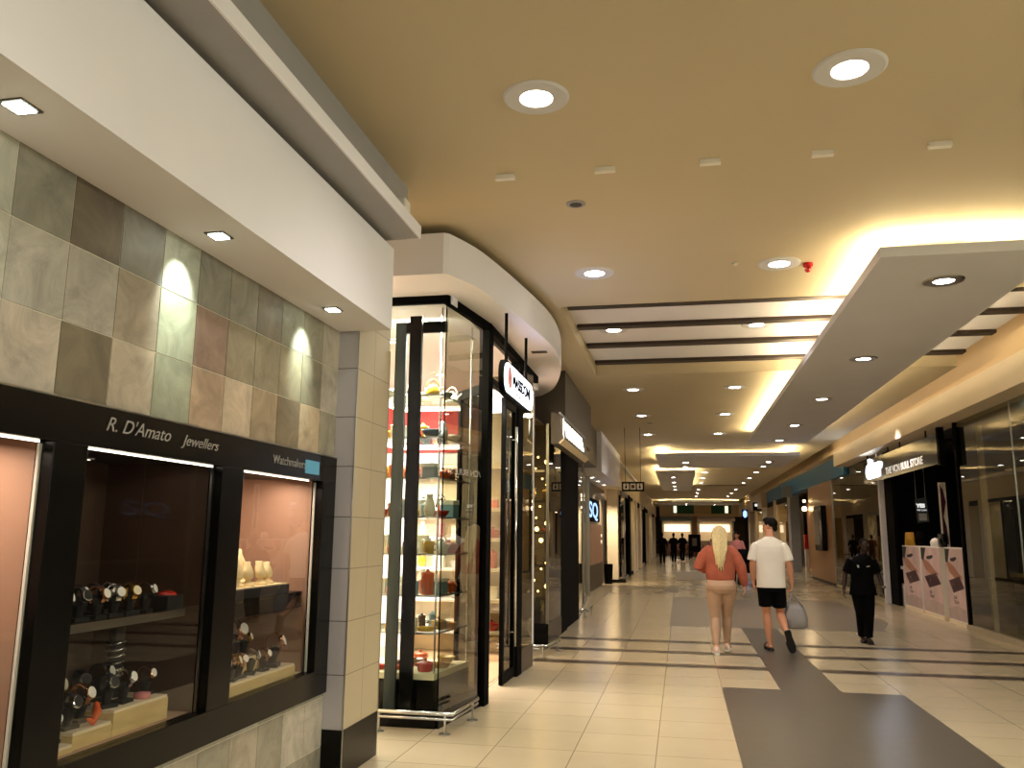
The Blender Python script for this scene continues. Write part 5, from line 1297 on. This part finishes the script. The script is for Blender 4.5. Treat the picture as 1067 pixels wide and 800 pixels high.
b.build('hair', M['hair_blond'], woman, voxel=0.006, relax=1)
def shoe(root, ankle, toe, s, m, sole):
    d = V(toe.x - ankle.x, toe.y - ankle.y, 0).normalized(); drop = (toe.z - (ankle.z - 0.055))
    side = V(d.y, -d.x, 0); z0 = ankle.z - 0.085
    def prof(w, lo, hi, t): 
        c = V(ankle.x, ankle.y, 0) + d * t * s
        return [c + side * w * s * math.cos(2 * PI * k / 14) + V(0, 0, z0 + (lo + (hi - lo) * (0.5 + 0.5 * math.sin(2 * PI * k / 14)))) for k in range(14)]
    b = MB(); b.loft([prof(0.02, 0.02, 0.085, -0.075), prof(0.036, 0.012, 0.105, -0.055), prof(0.04, 0.012, 0.112, -0.01), prof(0.041, 0.012, 0.092, 0.05), prof(0.046, 0.012, 0.07, 0.11), prof(0.045, 0.012, 0.055, 0.16), prof(0.022, 0.014, 0.04, 0.195)])
    o = b.build('shoe', m, root, smooth=True)
    out = [(-0.08, 0.022), (-0.05, 0.04), (0.03, 0.04), (0.11, 0.049), (0.165, 0.046), (0.2, 0.022)]
    poly = [(t, w) for t, w in out] + [(t, -w) for t, w in reversed(out)]
    b = MB(); lo = [V(ankle.x, ankle.y, z0) + d * t * s + side * w * s for t, w in poly]; b.loft([lo, [p + V(0, 0, 0.022) for p in lo]]); b.build('sole', sole, o)
shoe(woman, La, Lt, s, M['shoe_pink'], M['white_plastic']); shoe(woman, Ra, Rt, s, M['shoe_pink'], M['white_plastic'])

# --- woman in a dark uniform, walking towards the camera
guard = thing('person', 'person in a dark short sleeved uniform walking towards the camera', 'person', (2.70, 13.95, 0), rz=PI)
s = 1.57 / 1.75
b = MB()
torso(b, (0.82, 1.27), s, 0.155, 0.165)
C = V(-0.065, 0.02, 1.45)
P, Mh = head(b, C, s * 1.0, yaw=0.12, pitch=0.0)
b.limb([V(-0.03, -0.01, 1.25), V(-0.045, 0, 1.32), V(-0.06, 0.01, 1.40)], [0.058, 0.052, 0.05], 14)
Lk, La, Lt = V(-0.065, 0.06, 0.44), V(-0.03, 0.05, 0.08), V(-0.045, 0.22, 0.03)
Rk, Ra, Rt = V(0.055, 0.02, 0.44), V(0.02, -0.12, 0.085), V(0.03, 0.07, 0.03)
leg(b, V(-0.08, 0, 0.80), Lk, La, s); leg(b, V(0.08, 0, 0.80), Rk, Ra, s)
foot(b, La, Lt, s); foot(b, Ra, Rt, s)
LE, LW = V(-0.25, -0.04, 1.02), V(-0.285, 0.06, 0.82); RE, RW = V(0.235, -0.03, 1.01), V(0.285, 0.08, 0.79)
arm(b, V(-0.15, 0, 1.225), LE, LW, s); arm(b, V(0.13, 0, 1.225), RE, RW, s)
hand(b, LW, V(0.1, 0.2, -1), V(1, 0.1, 0), V(0, 1, 0), s, curl=0.7)
hand(b, RW, V(0.1, 0.2, -1), V(-1, 0.1, 0), V(0, 1, 0), s, curl=0.55)
b.build('body', M['skin_dark'], guard, voxel=0.0055, relax=2)
eyes(guard, P, s)
b = MB()
b.rings([(-0.005, 0, 0.71, 0.205, 0.14), (-0.005, 0, 0.78, 0.192, 0.135), (-0.005, 0, 0.95, 0.165, 0.122), (-0.008, 0, 1.1, 0.178, 0.128), (-0.01, 0, 1.2, 0.185, 0.118), (-0.015, 0, 1.265, 0.15, 0.095), (-0.03, 0, 1.31, 0.075, 0.068), (-0.035, 0, 1.325, 0.062, 0.06)], 26)
for q, e in ((-1, LE), (1, RE)):
    sh = V(q * 0.145 - 0.01, 0, 1.235)
    b.limb([sh, mix(sh, e, 0.4), mix(sh, e, 0.8), mix(sh, e, 0.86)], [0.07, 0.07, 0.066, 0.062], 16, dome=False)
for q in (-1, 1):
    b.limb([V(-0.03 + q * 0.06, -0.02, 1.325), V(-0.03 + q * 0.05, 0.06, 1.30), V(-0.03 + q * 0.02, 0.10, 1.24)], [0.016, 0.018, 0.012], 8)
top = b.build('uniform_shirt', M['uniform_black'], guard, voxel=0.007, relax=2)
b = MB(); b.prism([(0.05, 1.125), (0.075, 1.12), (0.085, 1.16), (0.06, 1.165)], 0.118, 0.126, 'y'); b.build('badge', M['steel'], top)
b = MB(); b.prism([(-0.10, 1.14), (-0.055, 1.13), (-0.055, 1.145), (-0.10, 1.155)], 0.118, 0.126, 'y'); b.build('name_tag', M['steel'], top)
b = MB()
b.rings([(0, 0, 0.72, 0.165, 0.12), (0, 0, 0.80, 0.172, 0.125), (0, 0, 0.88, 0.16, 0.115)], 24)
for h, k, a in ((V(-0.085, 0, 0.78), Lk, La), (V(0.085, 0, 0.78), Rk, Ra)):
    b.limb([h, mix(h, k, 0.5), k, mix(k, a, 0.5), mix(k, a, 0.96)], [0.095, 0.085, 0.072, 0.068, 0.064], 16, dome=False)
b.build('trousers', M['uniform_black'], guard, voxel=0.008, relax=2)
shoe(guard, La, Lt, s * 0.95, M['rubber_black'], M['rubber_black']); shoe(guard, Ra, Rt, s * 0.95, M['rubber_black'], M['rubber_black'])
b = MB(); b.ball(P(0, -0.022, 0.042), (0.079 * s, 0.092 * s, 0.085 * s), 18, 12, Mh); b.ball(P(0, -0.07, -0.01), (0.055 * s, 0.035 * s, 0.05 * s), 12, 8, Mh); b.build('hair', M['hair_black'], guard, voxel=0.007, relax=1)
b = MB(); b.lathe([(0.036, -0.012), (0.04, -0.012), (0.04, 0.012), (0.036, 0.012)], loc=(LW.x, LW.y, LW.z + 0.02), seg=16, cap=False); b.build('wristband', M['chrome'], guard)

# --- smaller figures further off
def simple(pose):
    """a plain clothed figure with its parts, in local coordinates, facing +y"""
    t = thing('person', '', 'person')
    b = MB(); s = 0.97
    sit = pose == 'sit'
    hz = 0.60 if sit else 0.93
    up = hz + 0.47
    torso(b, (hz + 0.02, up), s, 0.16, 0.165)
    P, Mh = head(b, V(0, 0.03, up + 0.2), s, 0)
    b.limb([V(0, 0, up), V(0, 0.015, up + 0.13)], [0.055, 0.05], 12)
    legs = []
    for q in (-1, 1):
        h = V(q * 0.09, 0, hz - 0.02)
        k = V(q * 0.11, 0.42, hz + 0.0) if sit else V(q * 0.09, 0.05 * q + 0.04, 0.48)
        a = V(q * 0.11, 0.42, 0.085) if sit else V(q * 0.085, 0.16 * q, 0.085)
        legs.append((h, k, a)); leg(b, h, k, a, s); foot(b, a, a + V(0, 0.2, -0.05), s)
        e = V(q * 0.25, 0.03, up - 0.27); w = V(q * 0.17, 0.28, up - 0.27) if sit else V(q * 0.25, 0.1, up - 0.5)
        arm(b, V(q * 0.165, 0, up - 0.03), e, w, s); hand(b, w, V(-0.2 * q, 1, 0) if sit else V(0, 0.2, -1), V(0, 0, -1) if sit else V(-q, 0, 0), V(-q, 0, 0) if sit else V(0, 1, 0), s, 0.6)
    b.build('body', M['skin_fair'], t, voxel=0.011, relax=1)
    b = MB(); b.rings([(0, 0, hz - 0.02, 0.175, 0.13), (0, 0, hz + 0.2, 0.17, 0.122), (0, 0, up - 0.1, 0.185, 0.125), (0, 0, up - 0.02, 0.16, 0.1), (0, 0, up + 0.05, 0.07, 0.065)], 20)
    for q in (-1, 1):
        e = V(q * 0.25, 0.03, up - 0.27); sh = V(q * 0.155, 0, up - 0.04); b.limb([sh, mix(sh, e, 0.5), e, e + V(-q * 0.02, 0.06, -0.04)], [0.066, 0.064, 0.055, 0.05], 12)
    b.build('top', M['cotton_black'], t, voxel=0.013, relax=2)
    b = MB(); b.rings([(0, 0, hz - 0.10, 0.15, 0.11), (0, 0, hz, 0.172, 0.128), (0, 0, hz + 0.08, 0.165, 0.118)], 20)
    for h, k, a in legs: b.limb([h, mix(h, k, 0.5), k, mix(k, a, 0.5), mix(k, a, 0.95)], [0.098, 0.088, 0.072, 0.064, 0.056], 14)
    b.build('trousers', M['uniform_black'], t, voxel=0.013, relax=2)
    b = MB(); b.ball(P(0, -0.022, 0.042), (0.081, 0.096, 0.088), 14, 9, Mh); b.ball(P(0, -0.06, -0.05), (0.065, 0.05, 0.09), 12, 8, Mh); b.build('hair', M['hair_dark'], t, voxel=0.012, relax=1)
    return t
def recolour(o, top, trousers, skin='skin_fair'):
    for c in o.children:
        nm = c.name.split('.')[0]
        k = {'top': top, 'trousers': trousers, 'body': skin}.get(nm)
        if k:
            sl = c.material_slots[0]; sl.link = 'OBJECT'; sl.material = M[k]
tabs = [(-0.1, 60), (1.7, 61.3), (2.9, 59), (0.5, 63.5), (2.6, 64.5), (3.7, 61.9), (-0.5, 66.5)]
angs = (0.4, 2.6, 4.6)
def seat_at(i, j): return tabs[i][0] + 0.86 * math.sin(angs[j]), tabs[i][1] - 0.86 * math.cos(angs[j])
stand, sitp = simple('stand'), simple('sit')
def place(o, loc, rz, label, top, trousers, skin='skin_fair', first=False):
    if first: o.location = loc; o.rotation_euler = (0, 0, rz); o['label'] = label
    else: o = dup(o, loc, rz, label)
    recolour(o, top, trousers, skin)
place(stand, (1.84, 29.6, 0), 2.7, 'dark haired person in a pale pink top, seen between the couple', 'card_pink', 'uniform_black', first=True)
place(stand, (-0.45, 50.0, 0), 0.1, 'person in black walking far off at left before the food court', 'cotton_black', 'uniform_black')
place(stand, (0.05, 52.5, 0), 0.2, 'person in black beside the standing menu board', 'uniform_black', 'uniform_black')
place(stand, (-1.05, 47.5, 0), 0.0, 'person in black close to the left shops far off', 'uniform_black', 'uniform_black', 'skin_dark')
place(stand, (2.3, 56, 0), 3.0, 'person in white standing before the far right food stall', 'cotton_white', 'uniform_black')
place(sitp, (*seat_at(1, 0), 0), 0.4, 'seated person in pink at the nearest middle cafe table', 'card_pink', 'uniform_black', first=True)
place(sitp, (*seat_at(2, 2), 0), 4.6, 'seated person in white at the nearest right cafe table', 'cotton_white', 'uniform_black')
place(sitp, (*seat_at(3, 0), 0), 0.4, 'seated person in dark red at the rear left cafe table', 'knit_rust', 'uniform_black')
# pushchair in front of the dark haired person
pc = thing('pushchair', 'black folding pushchair seen between the couple', 'pushchair', (2.05, 28.9, 0))
b = MB(); b.loft([[V(x, y, z) for x, y, z in ((-0.22, -0.3, zz[0]), (0.22, -0.3, zz[0]), (0.22, 0.25, zz[1]), (-0.22, 0.25, zz[1]))] for zz in ((0.4, 0.42), (0.5, 0.62), (0.62, 0.95))]); b.build('seat', M['cotton_black'], pc, bevel=0.03)
b = MB()
n = 8
b.loft([[V(x * 0.24, 0.22 - 0.36 * math.sin(PI * 0.6 * k / n), 0.85 + 0.3 * math.cos(PI * 0.6 * k / n)) for k in range(n + 1)] for x in (-1, 1)], cap=False, close=False); b.build('hood', M['cotton_black'], pc)
for q in (-1, 1):
    b = MB(); b.tube([(q * 0.23, -0.35, 0.12), (q * 0.23, 0.0, 0.5), (q * 0.23, 0.45, 1.05)], 0.013, 6); b.tube([(q * 0.23, 0.33, 0.12), (q * 0.23, 0.0, 0.55)], 0.013, 6); b.build('frame', M['steel'], pc)
    for y in (-0.35, 0.33):
        b = MB(); b.lathe([(0.05, -0.02), (0.11, -0.02), (0.115, 0), (0.11, 0.02), (0.05, 0.02)], M=Matrix.Rotation(PI / 2, 4, 'Y'), loc=(q * 0.25, y, 0.116), seg=18); b.build('wheel', M['rubber_black'], pc)
b = MB(); b.tube([(-0.23, 0.45, 1.05), (0.23, 0.45, 1.05)], 0.016, 6); b.build('push_bar', M['rubber_black'], pc)
# ------------------------------------------------------------------ food court at the far end
b = MB(); b.box(-1.7, 5, 70.0, 70.3, 3.1, 4.1); struct(b.build('wall_header', M['cream_paint']))
def board(label, x0, x1, m, txt=None, tm=None):
    t = thing('overhead_board', label, 'sign', ((x0 + x1) / 2, 69.9, 3.35), world=True)
    b = MB(); b.box(x0, x1, 69.85, 69.98, 3.3, 4.0); b.build('board', m, t)
    b = MB(); b.box(x0, x1, 69.84, 69.86, 3.27, 3.31); b.build('lower_trim', M['cream_top'], t)
D('green_board', '1f6048', 0.5, noise=0.1); D('cream_board', 'cdb690', 0.6)
board('dark green overhead board at left over the food court', -0.65, 1.05, M['green_board'])
board('cream overhead board between the two dark green boards', 1.1, 2.35, M['cream_board'])
board('dark green overhead board at right over the food court', 2.4, 3.95, M['green_board'])
for i, x in enumerate((-0.45, 3.6)):
    o = MB(); o.box(-0.12, 0.12, -0.02, 0.02, 0, 0.55); o = tag(o.build('menu_light_panel', M['led_soft']), ('left', 'right')[i] + ' small pale lit panel on the green overhead board', 'sign'); o.location = (x, 69.82, 3.38)
def stall(label, x0, x1, y, canopy, back, lit):
    t = thing('food_stall', label, 'food stall', ((x0 + x1) / 2, y, 0), world=True)
    b = MB(); b.box(x0, x1, y, y + 0.7, 0, 1.1); b.build('counter', back, t)
    b = MB(); b.box(x0 - 0.05, x1 + 0.05, y - 0.05, y + 0.75, 1.1, 1.16); b.build('counter_top', M['white_paint'], t)
    b = MB(); b.loft([[Vector((x, y - 0.5, 2.75)), Vector((x, y + 1.5, 3.1)), Vector((x, y + 1.5, 3.2)), Vector((x, y - 0.5, 2.95))] for x in (x0 - 0.1, x1 + 0.1)]); b.build('canopy', canopy, t)
    b = MB(); b.box(x0, x1, y + 2.4, y + 2.5, 0, 3.2); b.build('back_wall', M['cream_top'], t)
    b = MB(); b.box(x0 + 0.2, x1 - 0.2, y + 2.3, y + 2.39, 1.9, 2.5); b.build('menu_board', lit, t)
    for x in (x0, x1 - 0.1):
        b = MB(); b.box(x, x + 0.1, y, y + 0.1, 1.16, 2.9); b.build('post', M['steel'], t)
    lamp('stall_lamp', 'AREA', ((x0 + x1) / 2, y + 1.2, 2.7), 30, 'ffe4c0', (x1 - x0) * 0.7, 1.0, parent=t)
D('pale_blue', '9db4cc', 0.5)
stall('food stall with a pale blue canopy at left of the food court', -1.6, 0.9, 71.2, M['pale_blue'], M['tan_panel'], M['led_soft'])
stall('bright food stall with a white canopy at right of the food court', 1.35, 4.2, 71.2, M['white_paint'], M['white_paint'], M['led_soft'])
col = MB(); col.box(0.92, 1.3, 70.6, 71.0, 0, 4.1); struct(col.build('wall_column', M['tan_panel']))

# tables and chairs of the food court
def cafe_table():
    t = thing('cafe_table', '', 'table')
    b = MB(); b.lathe([(0, 0.72), (0.38, 0.72), (0.38, 0.75), (0, 0.75)], seg=20, cap=False); b.build('table_top', M['case_brown'], t)
    b = MB(); b.tube([(0, 0, 0.02), (0, 0, 0.72)], 0.03, 8); b.lathe([(0, 0), (0.24, 0), (0.22, 0.03), (0, 0.04)], cap=False); b.build('pedestal', M['black_matt'], t)
    return t
def cafe_chair():
    t = thing('cafe_chair', '', 'chair')
    b = MB(); b.box(-0.21, 0.21, -0.21, 0.21, 0.43, 0.47); b.build('seat', M['glaze_brown'], t, bevel=0.01)
    b = MB(); b.box(-0.2, 0.2, -0.22, -0.18, 0.6, 0.92); b.build('backrest', M['glaze_brown'], t, bevel=0.01)
    for x in (-0.18, 0.18):
        for y in (-0.19, 0.18):
            b = MB(); b.tube([(x, y, 0), (x, y, 0.92 if y < 0 else 0.44)], 0.016, 6); b.build('leg', M['black_matt'], t)
    return t
tp, cp_ = cafe_table(), cafe_chair()
first = True
names = ['nearest left', 'nearest middle', 'nearest right', 'rear left', 'rear middle', 'far right', 'far left']
for i, (x, y) in enumerate(tabs):
    lab = f'round brown cafe table, {names[i]} one of the food court'
    if i == 0: tp.location = (x, y, 0.001); tp['label'] = lab; tp['group'] = 'food court tables'
    else: dup(tp, (x, y, 0.001), 0, lab, 'food court tables')
    for j, a in enumerate(angs):
        c = (*seat_at(i, j), 0.001)
        rz = a
        lab2 = f'brown cafe chair at the {names[i]} food court table, {("camera side", "right side", "left side")[j]}'
        if i == 0 and j == 0: cp_.location = c; cp_.rotation_euler = (0, 0, rz); cp_['label'] = lab2; cp_['group'] = 'food court chairs'
        else: dup(cp_, c, rz, lab2, 'food court chairs')
mb = thing('menu_easel', 'dark standing menu board before the food court tables', 'menu board', (0.85, 58, 0), world=True)
b = MB(); b.box(0.45, 1.25, 58, 58.06, 0.5, 1.65); b.build('board', M['black_matt'], mb)
for x in (0.5, 1.2):
    b = MB(); b.tube([(x, 58.1, 0), (x, 58.05, 1.65)], 0.025, 6); b.build('leg', M['black_matt'], mb)
b = MB(); b.box(0.7, 1.0, 57.99, 58.0, 0.9, 1.4); b.build('print', M['brown_grey'], mb)
# ------------------------------------------------------------------ recessed ceiling downlights
def downlight(r_out, r_in, trim, lens):
    t = thing('ceiling_downlight', '', 'downlight')
    b = MB(); b.lathe([(r_in, -0.004), (r_in * 1.08, -0.012), (r_out * 0.93, -0.012), (r_out, -0.003), (r_out, 0.0), (r_in, 0.0)], seg=32, cap=False); b.build('trim_ring', trim, t, smooth=False)
    b = MB(); b.lathe([(r_in * 1.02, -0.006), (r_in * 0.6, -0.012), (0, -0.014)], seg=28, cap=False); b.build('lens', lens, t, smooth=True)
    return t
big = downlight(0.195, 0.092, M['raft_paint'], M['lens'])
small = downlight(0.17, 0.085, M['steel'], M['lens'])
used = {'big': False, 'small': False}
def put(kind, x, y, z, label, group, power=60, col='fff8f0'):
    p = big if kind == 'big' else small
    if not used[kind]:
        used[kind] = True; o = p; o.location = (x, y, z); o['label'] = label; o['group'] = group
    else: o = dup(p, (x, y, z), 0, label, group)
    if power: lamp('downlight_beam', 'SPOT', (x, y, z - 0.03), power, col, 0.07, angle=2.35, blend=0.9)
PW = 112
rowy = [-9.5, -6.0, -2.5, 1.0, 4.465, 7.86, 10.9, 14.63, 17.93, 21.4]
for i, y in enumerate(rowy):
    z = 4.27 if 9.05 < y < 13.25 else 4.1
    for x, side in ((-0.77, 'left'), (0.965, 'right')):
        if z > 4.2: x = x * 1.06
        put('big', x, y, z, f'round ceiling downlight of the {side} row, {ORD[i]} from the near end of the ceiling', 'recessed ceiling downlights', PW)
for i, y in enumerate([0.5, 7.65, 11.0, 14.23, 17.62, 20.4]):
    put('small', 2.31, y, 3.8 if y > 6 else 4.1, f'{ORD[i]} round downlight along the long near hanging panel' if i else 'round ceiling downlight right of the row, near end', 'downlights of the hanging panel', PW * 0.7)
for x, side in ((0.19, 'left'), (2.65, 'right')):
    for i, y in enumerate((26.4, 28.1)):
        put('small', x, y, 3.8, f'round downlight of the wide far hanging panel, {side} column, {("near", "far")[i]} one', 'downlights of the wide hanging panel', PW * 0.6)
for i, y in enumerate((33.2, 36.4, 39.3, 42.2)):
    put('small', -0.25, y, 3.8, f'round downlight, {ORD[i]} along the narrow left hanging panel', 'downlights of the narrow panel', PW * 0.6)
for i, y in enumerate((34.8, 38.3, 41.9, 47.8, 52.0, 56.0)):
    put('big', 1.0, y, 4.1, f'round ceiling downlight of the far middle row, {ORD[i]} along', 'far ceiling downlights', PW)
    put('big', 3.0, y, 4.1, f'round ceiling downlight of the far right row, {ORD[i]} along', 'far ceiling downlights', PW)
for i, y in enumerate((61.5, 63.6)):
    for x, side in ((0.4, 'left'), (2.4, 'right')):
        put('small', x, y, 3.8, f'round downlight of the far rounded panel, {side} side, {("near", "far")[i]} one', 'downlights of the rounded panel', PW)
# square spots of the jeweller's soffit
def sq():
    t = thing('soffit_spot', '', 'spotlight')
    b = MB(); b.box(-0.05, 0.05, -0.05, 0.05, -0.006, 0); b.build('frame', M['brown_grey'], t)
    b = MB(); b.box(-0.036, 0.036, -0.036, 0.036, -0.010, -0.006); b.build('lamp', M['lens_cool'], t)
    return t
p = sq()
for i, y in enumerate((0.97, 2.23, 3.487, 4.85)):
    lab = f'square recessed spot of the white soffit, {ORD[i]} from the near end'
    if i == 0: p.location = (-2.15, y, 2.983); p['label'] = lab; p['group'] = 'square soffit spots'
    else: dup(p, (-2.15, y, 2.983), 0, lab, 'square soffit spots')
    lamp('spot_beam', 'SPOT', (-2.15, y, 2.968), 50, 'f0fff2', 0.02, target=(-0.75, 0, -1), angle=1.0, blend=0.8)
# ceiling plates, sensor, alarm
for i, x in enumerate((-1.17, -0.46, 0.257, 0.982, 1.704)):
    b = MB(); b.box(-0.07, 0.07, -0.022, 0.022, -0.035, 0); b.box(-0.06, 0.06, -0.024, -0.022, -0.03, -0.006)
    o = tag(b.build('ceiling_plate', M['white_plastic'], bevel=0.003), f'small white ceiling plate, {ORD[i]} from the left of five in a row', 'ceiling plate', 'small white ceiling plates'); o.location = (x, 5.49, 4.1)
for x, y, lab in ((-0.737, 6.1, 'near round dark speaker grille in the ceiling'), (-0.64, 19.2, 'far round dark speaker grille in the ceiling')):
    t = thing('ceiling_speaker', lab, 'speaker', (x, y, 4.1))
    b = MB(); b.lathe([(0.075, 0), (0.075, -0.006), (0.06, -0.01)], seg=24); b.build('ring', M['grey_paint'], t)
    b = MB(); b.lathe([(0.058, -0.009), (0.03, -0.012), (0, -0.013)], seg=24, cap=False); b.build('grille', M['dark_slot'], t)
t = thing('fire_alarm', 'small red fire alarm on the ceiling beside a downlight', 'alarm', (1.225, 7.9, 4.1))
b = MB(); b.lathe([(0.045, 0), (0.045, -0.03), (0.03, -0.04)], seg=18); b.build('base', M['red_plastic'], t)
b = MB(); b.lathe([(0.032, -0.04), (0.03, -0.07), (0.018, -0.085), (0, -0.09)], seg=18); b.build('beacon', M['red_plastic'], t, smooth=True)
t = MB(); t.lathe([(0.025, 0), (0.025, -0.012), (0.012, -0.02), (0, -0.022)], seg=14); o = tag(t.build('sprinkler', M['white_plastic'], smooth=True), 'tiny white sprinkler head left of the red alarm', 'sprinkler'); o.location = (0.56, 7.78, 4.1)

# ------------------------------------------------------------------ ambient light and camera
w = bpy.data.worlds.new('World'); SC.world = w; w.use_nodes = True
w.node_tree.nodes['Background'].inputs['Color'].default_value = lin('b89c78')
w.node_tree.nodes['Background'].inputs['Strength'].default_value = 0.02
cam = bpy.data.cameras.new('camera')
co = bpy.data.objects.new('camera', cam); COL.objects.link(co)
F, W_, H_ = 870.8, 1067, 800
cam.sensor_fit = 'HORIZONTAL'; cam.sensor_width = 36.0; cam.lens = 36.0 * F / W_
cam.clip_start = 0.05; cam.clip_end = 300
# orientation from the corridor's vanishing point (710, 557.7) and a roll of 0.56 degrees
r = math.radians(0.56)
d = Vector((710 - W_ / 2, -(557.7 - H_ / 2), F)).normalized()          # corridor direction in camera axes (right, up, forward)
tt_ = Vector((math.cos(r), -math.sin(r), 0))
u = tt_.cross(d).normalized()
if u.y < 0: u = -u
x = u.cross(d).normalized()
if x.x < 0: x = -x
# rows: world axes expressed in camera axes; camera axes in world:
right = Vector((x[0], d[0], u[0])); upv = Vector((x[1], d[1], u[1])); fwd = Vector((x[2], d[2], u[2]))
rot = Matrix((right, upv, -fwd)).transposed()
co.matrix_world = Matrix.Translation((0, 0, 1.58)) @ rot.to_4x4()
SC.camera = co
vs = SC.view_settings
vs.view_transform = 'Standard'; vs.look = 'None'; vs.gamma = 1.0; vs.exposure = 0.1; vs.use_curve_mapping = False
SC.cycles.use_denoising = True
SC.cycles.transparent_max_bounces = 24
SC.cycles.max_bounces = 10
SC.cycles.diffuse_bounces = 4
SC.cycles.sample_clamp_indirect = 6
SC.cycles.caustics_reflective = False
SC.cycles.caustics_refractive = False
